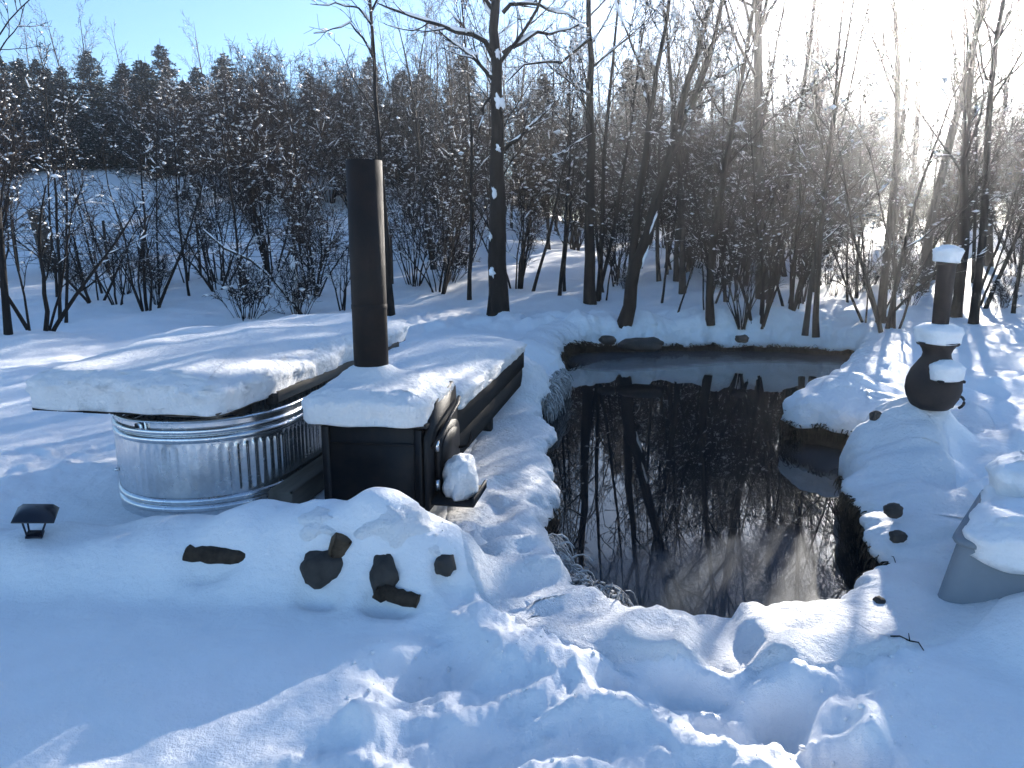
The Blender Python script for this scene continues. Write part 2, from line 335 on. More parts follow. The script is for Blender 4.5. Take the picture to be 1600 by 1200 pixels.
def land(x, y):
    x = np.asarray(x, float); y = np.asarray(y, float)
    left = 1-sstep(-4, 5, x)
    t = np.clip(y-13.0+.06*np.clip(-x, 0, 30), 0, None)
    hl = .050*t**1.55; hl = 7.0*(1-np.exp(-(hl/7.0)**1.25))+.02*np.clip(t-20, 0, None)
    hr = 3.4*(1-np.exp(-.0275*t))+.012*np.clip(t-20, 0, None)
    h = left*hl+(1-left)*hr
    h = h+.16*sstep(7, 13.5, y)+.10*sstep(2.2, 5, x)*sstep(2, 4, y)
    far = sstep(6, 14, np.hypot(x, y))
    h = h+.05*fbm(x*.55, y*.55, 3, 1)*(.5+far)+.22*far*sstep(14, 26, np.hypot(x, y))*fbm(x*.22, y*.22, 3, 2)
    h = h+.012*fbm(x*3.1, y*3.1, 3, 3)
    for bx, by, br, bh in BUMPS:
        d2 = ((x-bx)**2+(y-by)**2)/(br*br); h = h+bh*np.exp(-d2**1.35)
    # ridge of logs and stones under snow before the tank
    rid = np.zeros_like(h)
    for a, b, h0, h1 in RIDGE:
        d, tt_ = seg_dist(x, y, a, b); hh = h0+(h1-h0)*tt_
        fr = (y < a[1]+(b[1]-a[1])*tt_)
        w = np.where(fr, .31, .26)
        rid = np.maximum(rid, hh*np.exp(-(d/w)**np.where(fr, 4.6, 3.0)))
    rid = rid*(1+.22*noise(x*3.6, y*3.6, 21))
    h = h+rid
    h = h+.075*np.exp(-(((x+.60)/.17)**2+((y-3.34)/.16)**2)**1.5)+.05*np.exp(-(((x+.93)/.10)**2+((y-3.45)/.09)**2)**1.5)
    # hollow scooped round the tank and the stove feet
    # trodden snow
    near = (np.abs(x) < 3) & (y < 6.5) & (y > 0)
    if near.any():
        xn = x[near]; yn = y[near]
        wob = .18*fbm(xn*1.6, yn*1.6, 2, 40)
        sd = poly_sd(xn, yn, TROD)+wob
        m_ = 1-sstep(-.14, .04, sd)
        wx = xn+.20*noise(xn*1.7, yn*1.7, 31); wy = yn+.20*noise(xn*1.7, yn*1.7, 32)
        a_ = .35; rx = wx*math.cos(a_)+wy*math.sin(a_); ry = -wx*math.sin(a_)+wy*math.cos(a_)
        rg = 1-np.sqrt(noise(rx*1.0, ry*2.4, 33)**2+.004)*1.9
        rg2 = 1-np.abs(noise(rx*3.3, ry*4.4, 34))*1.7
        hn = .118*(rg-.55)+.040*(rg2-.55)+.017*fbm(xn*7, yn*7, 4, 35)+.007*noise(xn*31, yn*31, 38)
        for (fx, fy, fa, fw, fl, fd) in PRINTS:
            dx = xn-fx; dy = yn-fy; u = dx*math.cos(fa)-dy*math.sin(fa); v = dx*math.sin(fa)+dy*math.cos(fa)
            q = np.sqrt((u/fw)**2+(v/fl)**2)
            hn = hn-fd*(1-sstep(.35, 1.05, q))+.014*np.exp(-((q-1.2)/.22)**2)
        crumb = .011*np.clip(noise(xn*24, yn*24, 36)-.05, 0, 1)*(rg > .5)
        edge = .025*np.exp(-((sd+.02)/.07)**2)
        add = m_*(hn+crumb)+edge*(.6+.8*noise(xn*5, yn*5, 37))
        h = h.copy(); h[near] = h[near]+add*sstep(.25, .8, yn)
    for dx_, dy_, rx_, ry_, dd_ in DENTS: h = h-dd_*np.exp(-(((x-dx_)/rx_)**2+((y-dy_)/ry_)**2)**1.5)
    # broken crust left of the tank
    k = np.exp(-(((x+3.5)/.75)**2+((y-5.2)/.9)**2)**1.5)
    h = h+k*(.05*np.abs(fbm(x*3.2, y*3.2, 4, 51))-.02)
    k = np.exp(-(((x+1.2)/1.6)**2+((y-13.5)/1.6)**2)**1.5)
    h = h+k*.10*np.abs(fbm(x*2.0, y*2.0, 4, 52))
    k = sstep(1.7, 2.3, x)*(1-sstep(7.5, 9, y))*sstep(2.9, 3.5, y)
    h = h+k*(.16*np.abs(noise(x*1.55+3, y*1.55, 55))+.05*np.abs(noise(x*3.4, y*3.4, 56)))
    k = np.exp(-((y-13.3)/.8)**4)*sstep(-1, 0, x)*(1-sstep(6, 7, x))
    h = h+k*(.22*np.abs(noise(x*1.5, y*1.5, 57))+.08*np.abs(noise(x*3.7, y*3.7, 58)))
    k = np.exp(-(((x-5.0)/1.6)**2+((y-5.2)/1.5)**2)**1.5)
    h = h+k*.09*np.abs(fbm(x*1.9, y*1.9, 4, 53))
    return h
def terrain(x, y):
    shp = np.shape(x); xf = np.ravel(x).astype(float); yf = np.ravel(y).astype(float)
    h = land(xf, yf); sd = pond_sd(xf, yf)
    k = sstep(.14, .52, sd)
    return (h*k+(-1.1)*(1-k)).reshape(shp)
def zland(x, y): return float(land(np.array([x]), np.array([y]))[0])
def on_ground(px, py):
    d = view_ray(px, py); Y = np.arange(2.0, 60, .02); t = Y/d[1]
    z = EYE+d[2]*t; h = land(d[0]*t, Y); i = int(np.argmax(z <= h))
    return np.array([d[0]*t[i], Y[i], h[i]])

# ground sheet (polar grid about the standing point, one sheet)
th = np.concatenate([np.arange(-180, -46, 4.0), np.arange(-46, 46.01, .16), np.arange(50, 180, 4.0)])*math.pi/180
rr_ = [.12]
while rr_[-1] < 20: rr_.append(rr_[-1]*1.0095+.004)
while rr_[-1] < 150: rr_.append(rr_[-1]*1.03)
rr_ = np.array(rr_)
X = rr_[:, None]*np.sin(th)[None]; Y = rr_[:, None]*np.cos(th)[None]
Z = terrain(X, Y)
V = np.stack([X, Y, Z], -1).reshape(-1, 3)
g = Geo(); nc = len(th)
q = grid_quads(len(rr_), nc, True)[:, ::-1]
V = np.concatenate([V, [[0, 0, float(Z[0].mean())]]])
t_ = np.stack([np.full(nc, len(V)-1), (np.arange(nc)+1) % nc, np.arange(nc)], 1)[:, ::-1]
g.add(V, q, t_); tag(g.build("snowy_ground", M['snow']), kind="structure")

# snow bank round the pond with an overhanging rounded lip
def bank_gap(o):
    x, y = o[:, 0], o[:, 1]
    gap = .09+.05*fbm(x*2.5, y*2.5, 3, 60)
    gap += .17*np.exp(-(((x-2.2)/.55)**2+((y-4.2)/.9)**2))
    gap += .12*np.exp(-(((x-2.9)/.5)**2+((y-6.6)/.5)**2))
    gap += .10*np.exp(-(((x-.5)/.4)**2+((y-8.2)/.9)**2))+.10*np.exp(-(((x-1.1)/.7)**2+((y-12.3)/.5)**2))
    return np.clip(gap, .03, .4)
gap = bank_gap(OUT)
zb = POND_Z+gap
over = .10+.06*fbm(OUT[:, 0]*1.8, OUT[:, 1]*1.8, 2, 61)
prof = []
anchor = OUT+NRM*.46
hA = land(anchor[:, 0], anchor[:, 1])
def bank_row(d, z): return np.stack([OUT[:, 0]+NRM[:, 0]*d, OUT[:, 1]+NRM[:, 1]*d, z], -1)
rows = [bank_row(.25, zb+.06), bank_row(.10, zb+.025), bank_row(.0, zb+.004)]
KT = 22
for k in range(KT+1):
    a_ = k/KT*math.pi/2
    d = .46-(.46+over)*max(0, math.cos(a_))**.75
    xy = OUT+NRM*(d if np.ndim(d) else np.full(NS, d))[:, None]
    hl = np.minimum(land(xy[:, 0], xy[:, 1]), hA+.06)
    zt = .65*hA+.35*hl if k < KT else hl
    w_ = (k/KT)**2; zt = hA*(1-w_)+hl*w_
    z = zb+(np.maximum(zt, zb+.12)+.008-zb)*math.sin(a_)**.72
    bulge = (.030*fbm(xy[:, 0]*5, xy[:, 1]*5+z*5, 3, 62)+.012*noise(xy[:, 0]*19, xy[:, 1]*19+z*17, 63))*math.cos(a_*.9)
    r = bank_row(0, z); r[:, :2] = xy-NRM*bulge[:, None]*1.3; r[:, 2] += bulge*.3
    rows.append(r)
for d, dz in ((.48, .006), (.50, .002), (.52, -.008), (.54, -.02), (.57, -.045), (.60, -.08)):
    xy = OUT+NRM*d; rows.append(bank_row(d, land(xy[:, 0], xy[:, 1])+dz))
R_ = np.array(rows)
q = grid_quads(len(rows), NS, True)
if area < 0: q = q[:, ::-1]
tag(obj("snow_bank", R_.reshape(-1, 3), [q[:, ::-1]], M['snow_crust']), kind="structure")
# dark soil of the bank below the snow lip
rows = []
for k, f in enumerate((0, .25, .5, .75, 1.0)):
    z = (zb+.10)*(1-f)+(POND_Z-.5)*f
    rg_ = .05*fbm(OUT[:, 0]*6+f*3, OUT[:, 1]*6-f*3, 3, 70+k)
    rows.append(bank_row(.03+.05*(1-f)+rg_, z))
q = grid_quads(5, NS, True)
tag(obj("pond_bank_soil", np.array(rows).reshape(-1, 3), [q], M['soil']), kind="structure")
# water
cx, cy = 2.4, 7.6
V = np.array([(-.5, 2.2, POND_Z), (7, 2.2, POND_Z), (7, 13.6, POND_Z), (-.5, 13.6, POND_Z)])
tag(obj("pond_water", V, [np.array([[0, 1, 2, 3]])], M['water'], smooth=False), kind="structure")
def sheet(name, pts, z, m_, amp=.05, seed=1, fade=.35):
    o = closed_spline(pts, 60); o = o+np.stack([fbm(o[:, 0]*5, o[:, 1]*5, 3, seed), fbm(o[:, 0]*5, o[:, 1]*5, 3, seed+9)], 1)*amp
    st_ = .045; gx = np.arange(o[:, 0].min(), o[:, 0].max()+st_, st_); gy = np.arange(o[:, 1].min(), o[:, 1].max()+st_, st_)
    GX, GY = np.meshgrid(gx, gy); sd = poly_sd(GX.ravel(), GY.ravel(), o[::6]); q = grid_quads(len(gy), len(gx)); q = q[(sd[q] < 0).any(1)]
    used = np.unique(q); rm = np.zeros(len(sd), int); rm[used] = np.arange(len(used))
    ob = obj(name, np.column_stack([GX.ravel(), GY.ravel(), np.full(len(sd), z)])[used], [rm[q]], m_, smooth=False)
    a_ = ob.data.attributes.new("thickness", 'FLOAT', 'POINT'); a_.data.foreach_set("value", np.clip(-sd[used]/fade, 0, 1).astype(np.float32))
    return tag(ob, kind="structure")
sheet("slush_ice", [(.15, 3.0), (.22, 3.8), (.50, 4.25), (.95, 4.45), (1.40, 4.62), (1.85, 4.78), (2.05, 4.4), (1.95, 3.9), (1.75, 3.4), (1.45, 2.8), (.9, 2.6)], POND_Z+.004, M['ice'], .03, 3)
sheet("slush_ice", [(.8, 11.4), (1.3, 10.7), (2.1, 10.8), (3.0, 11.2), (4.0, 11.5), (5.0, 11.3), (5.9, 11.4), (5.9, 12.8), (3.2, 13.2), (1.0, 13.0), (.5, 12.2)], POND_Z+.004, M['ice'], .05, 4, .5)
sheet("slush_ice", [(2.60, 6.65), (2.45, 6.2), (2.55, 5.8), (2.9, 5.6), (3.6, 5.9), (3.6, 6.4), (3.0, 6.8)], POND_Z+.004, M['ice'], .02, 5)

# ------------------------------------------------------------------ snow pillows
def rounded_rect(x0, x1, y0, y1, rad, n=160):
    w, h = x1-x0, y1-y0; rad = min(rad, w/2, h/2); P = []
    for (cx, cy, a0) in ((x1-rad, y0+rad, -90), (x1-rad, y1-rad, 0), (x0+rad, y1-rad, 90), (x0+rad, y0+rad, 180)):
        for k in range(9): a = math.radians(a0+k*11.25); P.append((cx+rad*math.cos(a), cy+rad*math.sin(a)))
    P = np.array(P); Pc = np.concatenate([P, P[:1]]); s = np.concatenate([[0], np.cumsum(np.linalg.norm(np.diff(Pc, axis=0), axis=1))])
    t = np.linspace(0, s[-1], n, endpoint=False); return np.stack([np.interp(t, s, Pc[:, 0]), np.interp(t, s, Pc[:, 1])], 1)
def circle(r, n=48, c=(0, 0), ex=1.0, wob=0, seed=0):
    a = np.arange(n)*2*math.pi/n; k = 1+wob*noise(np.cos(a)*1.7+seed*3.1, np.sin(a)*1.7, seed); return np.stack([c[0]+r*k*np.cos(a), c[1]+r*k*ex*np.sin(a)], 1)
def pillow(name, outl, z0, thick, mat_, edge=.12, hang=.03, bulge=.02, hfun=None, rough=.01, seed=0, parent=None, loops=16, inner=.5, side_pow=.55):
    o = outl; n = len(o); c = o.mean(0)
    a2 = .5*np.sum(o[:, 0]*np.roll(o[:, 1], -1)-np.roll(o[:, 0], -1)*o[:, 1]); N = normals2(o)*(-1 if a2 > 0 else 1)
    if a2 < 0: o = o[::-1]; N = N[::-1]
    rows = []
    rows.append(np.column_stack([c+(o-c)*.90, np.full(n, z0+.002)]))
    rows.append(np.column_stack([o+N*bulge*.2, z0-hang*(.5+.5*noise(o[:, 0]*6, o[:, 1]*6, seed+4))]))
    K = 12
    for k in range(K+1):
        a = k/K*math.pi/2; ins = edge*(1-math.cos(a))
        b = bulge*math.sin(math.pi*min(1, k/K*1.6))
        xy = o+N*(b-ins)
        top = thick+(hfun(xy[:, 0], xy[:, 1]) if hfun else 0)
        z = z0+top*math.sin(a)**side_pow
        wv = rough*(fbm(o[:, 0]*9+k*.9, o[:, 1]*9-k*.7, 3, seed+1)+1.3*noise(o[:, 0]*2.3+k*.1, o[:, 1]*2.3, seed+7))*(1-.5*k/K)
        xy = xy+N*wv[:, None]*1.6
        rows.append(np.column_stack([xy, z+wv*.4]))
    base = rows[-1][:, :2]; c2 = base.mean(0)
    for k in range(1, loops+1):
        f = 1-k/loops*.995; xy = c2+(base-c2)*f
        z = z0+thick+(hfun(xy[:, 0], xy[:, 1]) if hfun else 0)+rough*.5*fbm(xy[:, 0]*4, xy[:, 1]*4, 3, seed+2)*min(1, k/3)
        # gentle crown
        rows.append(np.column_stack([xy, z]))
    Vv = np.concatenate(rows); Q = grid_quads(len(rows), n, True)
    last = (len(rows)-1)*n+np.arange(n)
    return obj(name, Vv, [Q, last[None], np.arange(n)[::-1][None]], mat_, parent)

# ------------------------------------------------------------------ stock tank with lid
RZ = math.radians(-10.0)
tank = thing("stock_tank", (-1.93, 4.60, 0), RZ, "oval galvanised steel stock tank with ribbed sides under snowy lid", "tank")
def stadium(r, L, n):
    P = []
    per = 2*math.pi*r+2*L; s = np.linspace(0, per, n, endpoint=False); out = np.zeros((n, 2)); nr = np.zeros((n, 2))
    for i, t in enumerate(s):
        if t < math.pi*r: a = math.pi+t/r; out[i] = (r*math.cos(a), r*math.sin(a)); nr[i] = (math.cos(a), math.sin(a))
        elif t < math.pi*r+L: out[i] = (r, t-math.pi*r); nr[i] = (1, 0)
        elif t < 2*math.pi*r+L: a = (t-math.pi*r-L)/r; out[i] = (r*math.cos(a), L+r*math.sin(a)); nr[i] = (math.cos(a), math.sin(a))
        else: out[i] = (-r, L-(t-2*math.pi*r-L)); nr[i] = (-1, 0)
    return out, nr, s
TO, TN, TS = stadium(.55, 1.45, 900)
def tank_band(name, zs, offs, corr=None, mat_=None):
    rows = []
    for i, (z, o_) in enumerate(zip(zs, offs)):
        e = np.full(len(TO), o_)
        if corr is not None:
            flut = np.clip(np.cos(TS*2*math.pi/.052), -.35, 1)
            amp = .0018+.0085*(1-sstep(.25, .55, TS)*(1-sstep(math.pi*.55-.60, math.pi*.55-.30, TS)))       # flutes are shallow round the end
            e = e+corr[i]*amp*flut
        rows.append(np.column_stack([TO+TN*e[:, None], np.full(len(TO), z)]))
    return obj(name, np.concatenate(rows), [grid_quads(len(rows), len(TO), True)], mat_ or M['galv'], tank)
def rib(z0, w, d): t = np.linspace(0, 1, 9); return list(z0+w*t), list(d*np.sin(math.pi*t)**.8)
tank_band("base_band", [.0, .01, .05], [.004, .006, .004])
for z0 in (.05, .095): zz, oo = rib(z0, .042, .014); tank_band("rib", zz, [o+.002 for o in oo])
zz = [.137, .150, .158, .168, .18, .28, .38, .42, .432, .442, .450, .462]
tank_band("corrugated_wall", zz, [0]*12, [0, 0, .3, .8, 1, 1, 1, 1, .8, .3, 0, 0])
for z0 in (.462, .510): zz, oo = rib(z0, .045, .014); tank_band("rib", zz, [o+.002 for o in oo])
tank_band("upper_band", [.555, .575, .588], [0, 0, .001])
t = np.linspace(0, 2*math.pi, 12); tank_band("rolled_rim", list(.595+.012*np.sin(t)), list(.008+.012*np.cos(t)))
g = Geo(); box_geo(g, (-.10, -.552, .566), (.045, .03, .03), .004); box_geo(g, (-.06, -.552, .572), (.02, .03, .045), .004); g.build("bracket", M['galv'], tank)
g = Geo(); tube(g, [(-.40, -.385, .24), (-.415, -.40, .24)], .012, 10); g.build("plug", M['galv'], tank)

lid = thing("tank_lid", (-1.93, 4.60, .665), RZ, "wide plank lid across the stock tank, dark edges under thick snow", "lid")
rng = np.random.default_rng(3)
nb = 7; x0, x1 = -.66, .49; bw = (x1-x0)/nb
for i in range(nb):
    g = Geo(); ln = 3.2+rng.uniform(-.015, .015); box_geo(g, (x0+bw*(i+.5), -.70+1.6, .014), (bw-.006, ln, .026), .004); g.build("plank", M['wood_dark'] if i < 5 else M['wood'], lid, False)
for v in (-.35, .45, 1.25, 2.05):
    g = Geo(); box_geo(g, (-.085, v, -.026), (1.1, .09, .05), .005); g.build("batten", M['wood_dark'], lid, False)
g = Geo(); box_geo(g, (.512, 1.05, -.005), (.026, 2.3, .07), .004); g.build("edge_board", M['wood'], lid, False)
g = Geo(); box_geo(g, (.525, -.18, .0), (.05, .07, .06), .006); g.build("hinge_block", M['wood_dark'], lid, False)
def lidh(x, y): return .055*noise(x*1.5, y*.9, 81)-.05*sstep(.15, .5, x)+.012*noise(x*4, y*3, 82)
s = pillow("snow_slab", rounded_rect(-.685, .515, -.73, 2.53, .12, 520), .029, .225, M['snow_crust'], .12, .016, .030, lidh, .014, 5, None, 26, side_pow=.50)
s.location = (-1.93, 4.60, .665); s.rotation_euler = (0, 0, RZ); tag(s, "long thick snow slab lying on the stock tank lid", "snow")
g = Geo(); box_geo(g, (0, 0, .07), (.16, 1.9, .14), .012); s = g.build("timber_beam", M['wood'], None, False)
s.location = (-1.20, 5.05, .02); s.rotation_euler = (0, 0, RZ); tag(s, "pale weathered timber beam on the ground between tank and stove", "beam")

# ------------------------------------------------------------------ platform behind the stove
SO = (-.49, 3.98)
pl = thing("low_platform", (-.40, 4.78, 0), RZ, "low dark timber platform by the pond behind the stove, snow on top", "platform")
for i in range(6):
    g = Geo(); box_geo(g, (-.84+.14*(i+.5), 1.42, .487), (.134, 2.84, .03), .004); g.build("plank", M['wood_dark'], pl, False)
g = Geo(); box_geo(g, (.016, 1.42, .40), (.03, 2.86, .19), .004); g.build("fascia_board", M['wood_dark'], pl, False)
g = Geo(); box_geo(g, (.004, 1.42, .21), (.03, 2.80, .16), .004); g.build("fascia_board", M['wood_dark'], pl, False)
g = Geo(); box_geo(g, (-.42, 2.85, .34), (.86, .03, .26), .004); g.build("end_board", M['wood_dark'], pl, False)
for (u, v) in ((-.06, .08), (-.06, 1.4), (-.06, 2.74), (-.78, .08), (-.78, 2.74)):
    g = Geo(); box_geo(g, (u, v, .19), (.09, .09, .55), .006); g.build("post", M['wood_dark'], pl, False)
def plh(x, y): return .085*np.exp(-(((x+.5)/.33)**2+((y-1.3)/.7)**2))-.04*sstep(-.3, .02, x)-.05*sstep(2.0, 2.9, y)+.015*noise(x*3, y*2, 84)
s = pillow("snow_slab", rounded_rect(-.87, .05, -.02, 2.90, .14, 420), .502, .19, M['snow_crust'], .19, .02, .03, plh, .014, 9, None, 22)
s.location = (-.40, 4.78, 0); s.rotation_euler = (0, 0, RZ); tag(s, "humped snow slab on the low dark platform beside the pond", "snow")

# ------------------------------------------------------------------ wood stove
st = thing("wood_stove", (SO[0], SO[1], 0), RZ, "black iron box wood stove with tall rusty chimney pipe beside the tank", "stove")
g = Geo(); box_geo(g, (-.31, .31, .335), (.60, .60, .47), .012); g.build("firebox", M['iron'], st, False)
g = Geo(); box_geo(g, (-.31, .31, .585), (.66, .66, .028), .006); g.build("top_plate", M['iron'], st, False)
g = Geo(); box_geo(g, (-.31, .31, .085), (.64, .64, .03), .006); g.build("base_plate", M['iron'], st, False)
for u in (-.57, -.05):
    for v in (.05, .57):
        g = Geo(); box_geo(g, (u, v, .02), (.06, .06, .14), .006); g.build("leg", M['iron'], st, False)
for u in (-.585, -.035):                     # corner straps on the side that faces the viewer
    g = Geo(); box_geo(g, (u, -.004, .335), (.045, .02, .46), .004); g.build("corner_strap", M['iron'], st, False)
g = Geo(); box_geo(g, (-.31, -.002, .475), (.50, .014, .012), .003); g.build("seam_bar", M['iron'], st, False)
def plate(g, pts, u0, u1):
    """prism: outline pts (v,z) extruded from u0 to u1"""
    P = np.array(pts); n = len(P)
    Vv = np.concatenate([np.column_stack([np.full(n, u0), P]), np.column_stack([np.full(n, u1), P])])
    Q = [[i, (i+1) % n, n+(i+1) % n, n+i] for i in range(n)]; c0 = len(Vv)
    Vv = np.concatenate([Vv, [[u0, *P.mean(0)], [u1, *P.mean(0)]]])
    T = [[c0, (i+1) % n, i] for i in range(n)]+[[c0+1, n+i, n+(i+1) % n] for i in range(n)]
    g.add(Vv, Q, T); return g
g = Geo(); plate(g, [(-.03, .10), (.63, .10), (.63, .56), (.60, .70), (.53, .745), (.16, .70), (.05, .60), (-.03, .52)], .005, .03); g.build("front_plate", M['iron'], st, False)
dr = []
for k in range(11): a = math.pi*k/10; dr.append((.32+.24*math.cos(a), .44+.10*math.sin(a)))
dr += [(.08, .17), (.56, .17)]
g = Geo(); plate(g, dr, .034, .062); door = g.build("door", M['iron'], st, False)
din = [(.32+(v-.32)*.8, .32+(z-.32)*.8) for v, z in dr]
g = Geo(); plate(g, din, .060, .072); g.build("door_panel", M['iron'], door, False)
for z in (.23, .46):
    g = Geo(); tube(g, [(.055, .055, z-.03), (.055, .055, z+.03)], .014, 10); g.build("hinge", M['galv'], door)
g = Geo(); tube(g, [(.07, .50, .33), (.13, .50, .34), (.15, .50, .40), (.15, .50, .44)], .010, 8); g.build("handle", M['iron'], door)
g = Geo(); tube(g, [(.04, .02, .46), (.075, .10, .53), (.085, .25, .585), (.08, .45, .62), (.05, .60, .63)], .012, 8); g.build("guard_rail", M['iron'], st)
g = Geo(); box_geo(g, (.15, .17, .135), (.26, .34, .022), .005); box_geo(g, (.275, .17, .155), (.014, .34, .05), .004); g.build("ash_shelf", M['iron'], st, False)
g = Geo(); pipe_c = (-.437, .37)
prof = [(.001, .59), (.104, .59), (.104, 2.055), (.098, 2.055), (.098, 1.6), (.001, 1.6)]
lathe(g, prof, 56, (*pipe_c, 0)); pp = g.build("chimney_pipe", M['rust'], st)
for p_ in pp.data.polygons: p_.use_smooth = abs(p_.normal.z) < .5
g = Geo(); lathe(g, [(.1045, 1.20), (.1065, 1.205), (.1065, 1.225), (.1045, 1.23)], 56, (*pipe_c, 0)); g.build("pipe_seam", M['rust'], pp)
g = Geo(); lathe(g, [(.106, .60), (.135, .60), (.135, .615), (.106, .64)], 40, (*pipe_c, 0)); g.build("flue_collar", M['iron'], st)
def sth(x, y):
    d = np.hypot(x-pipe_c[0], y-pipe_c[1]); return .10*np.exp(-((d-.05)/.14)**2)*(1-.5*sstep(-.4, -.1, x))+.035*np.exp(-(((x+.12)/.16)**2+((y-.4)/.25)**2))
s = pillow("snow_lump", rounded_rect(-.695, .01, -.075, .66, .10, 300), .600, .175, M['snow_crust'], .13, .02, .030, sth, .010, 15, None, 24)
s.location = (SO[0], SO[1], 0); s.rotation_euler = (0, 0, RZ); tag(s, "thick snow cap on the black wood stove, banked against its chimney", "snow")

# puffy humps of snow capping the stones of the border before the stove
def snow_hump(name, c, dims, seed, label, floor=-.6):
    import bmesh
    bm = bmesh.new(); bmesh.ops.create_icosphere(bm, subdivisions=4, radius=1); P = np.array([v.co[:] for v in bm.verts]); F = np.array([[v.index for v in f.verts] for f in bm.faces]); bm.free()
    k = 1+.16*fbm(P[:, 0]*1.4+seed, P[:, 1]*1.4+P[:, 2]*1.2, 2, seed)+.035*fbm(P[:, 0]*5+seed, P[:, 1]*5+P[:, 2]*5, 3, seed+3)
    P = P*k[:, None]; P[:, 2] = np.maximum(P[:, 2], floor); o = obj(name, P*np.array(dims), [F], M['snow_crust']); o.location = c
    return tag(o, label, "snow")
snow_hump("snow_hump", (-.555, 3.29, .235), (.19, .165, .165), 41, "tall puffy snow hump at the right end of the stone border")
snow_hump("snow_hump", (-.88, 3.31, .25), (.15, .13, .105), 43, "smaller puffy snow hump above the dark rounded stone")
snow_hump("snow_hump", (-.385, 3.24, .14), (.11, .12, .14), 45, "low snow hump beside the tall hump, towards the pond")
ca_, sa_ = math.cos(RZ), math.sin(RZ)
snow_hump("snow_lump", (SO[0]+.17*ca_-.15*sa_, SO[1]+.17*sa_+.15*ca_, .235), (.105, .15, .155), 47, "rounded snow lump on the ash shelf of the wood stove", -.57)

# ------------------------------------------------------------------ chiminea
cb = on_ground(1455, 632)
ch = thing("chiminea", tuple(cb), .0, "dark pot bellied chiminea with straight flue standing in snow right of pond", "chiminea")
ch.location.z = zland(cb[0], cb[1])-.03
K_ = .955*np.linalg.norm(cb[:2])/6.8
prof = [(.001, .0), (.16, .0), (.20, .03), (.245, .10), (.265, .17), (.258, .25), (.225, .33), (.175, .395), (.138, .44), (.130, .475), (.145, .51), (.165, .535), (.175, .545), (.001, .545)]
g = Geo(); lathe(g, [(r*K_*.82, z*K_) for r, z in prof], 56); body = g.build("pot_body", M['clay'], ch)
g = Geo(); lathe(g, [(.001, .545*K_), (.155*K_, .545*K_), (.163*K_, .555*K_), (.163*K_, .572*K_), (.001, .574*K_)], 48); g.build("lip_plate", M['clay'], ch)
g = Geo(); lathe(g, [(.001, .574*K_), (.062*K_, .574*K_), (.070*K_, 1.20*K_), (.076*K_, 1.21*K_), (.076*K_, 1.24*K_), (.001, 1.242*K_)], 40); g.build("flue", M['clay'], ch)
g = Geo(); box_geo(g, (.0*K_, -.19*K_, .275*K_), (.22*K_, .15*K_, .02), .004); g.build("mouth_shelf", M['clay'], ch, False)
g = Geo(); a = np.linspace(.3, math.pi*1.8, 14); tube(g, [(.205*K_+.05*math.sin(t), -.02, .055*K_-.045*math.cos(t)) for t in a], .010, 8); g.build("ring_handle", M['clay'], ch)
for (nm, ou, z0, tk, dx, dy, lab, hf) in (("snow_lump", circle(.090*K_, 48, (0, 0), 1, .12, 3), 1.243*K_, .11, 0, 0, "domed snow cap on top of the chiminea flue", None),
                         ("snow_lump", circle(.165*K_, 64, (0, 0), 1, .10, 5), .575*K_, .125, 0, 0, "round snow collar on the lip plate of the chiminea", None),
                         ("snow_lump", rounded_rect(-.12*K_, .11*K_, -.27*K_, -.08*K_, .08, 90), .287*K_, .13, 0, 0, "snow lump on the mouth shelf of the chiminea belly", None)):
    s = pillow(nm, ou, z0, tk, M['snow'], .07, .02, .02, hf, .008, int(z0*100), None, 8)
    s.location = ch.location; tag(s, lab, "snow")

# ------------------------------------------------------------------ grey tub in the snow
gc = thing("plastic_tub", (1.885, 3.05, -.03), math.radians(-40), "grey slope sided tub heaped with snow at the right edge", "tub")
def tub_ring(ins, z, rad=.07, n=120): o = rounded_rect(ins*.9, 1.0-ins, ins, .98-ins, rad, n); return np.column_stack([o, np.full(n, z)])
rows = [tub_ring(0, 0), tub_ring(.004, .05), tub_ring(.055, .315), tub_ring(.057, .325)]
obj("wall", np.concatenate(rows), [grid_quads(4, 120, True)], M['grey_plastic'], gc)
rows = [tub_ring(.062, .31), tub_ring(.040, .315), tub_ring(.034, .327), tub_ring(.036, .340), tub_ring(.050, .345), tub_ring(.085, .343), tub_ring(.095, .332), tub_ring(.105, .24)]
obj("rolled_rim", np.concatenate(rows), [grid_quads(8, 120, True)], M['grey_plastic'], gc)
o_ = tub_ring(.10, .26); obj("floor_panel", o_, [np.arange(120)[None]], M['grey_plastic'], gc, False)
for x in (.34, .66):
    g = Geo(); box_geo(g, (x, .026, .17), (.05, .03, .27), .008, None); rb_ = g.build("stiffening_rib", M['grey_plastic'], gc, False); rb_.rotation_euler = (-.19, 0, 0)
s = pillow("snow_slab", rounded_rect(.09, 1.02, .0, .94, .13, 240), .300, .170, M['snow'], .13, .05, .03, lambda x, y: .05*noise(x*4, y*4, 91)-.03*(1-sstep(.1, .4, x)), .014, 31, None, 12)
s.location = gc.location; s.rotation_euler = gc.rotation_euler; tag(s, "snow slab drooping over the rim of the grey tub", "snow")
s = pillow("snow_heap", circle(.20, 90, (.30, .72), .95, .15, 7), .40, .20, M['snow'], .13, .03, .05, lambda x, y: .03*noise(x*4, y*4, 92), .012, 33, None, 10)
s.location = gc.location; s.rotation_euler = gc.rotation_euler; tag(s, "fat rounded snow heap on top of the snowy grey tub", "snow")

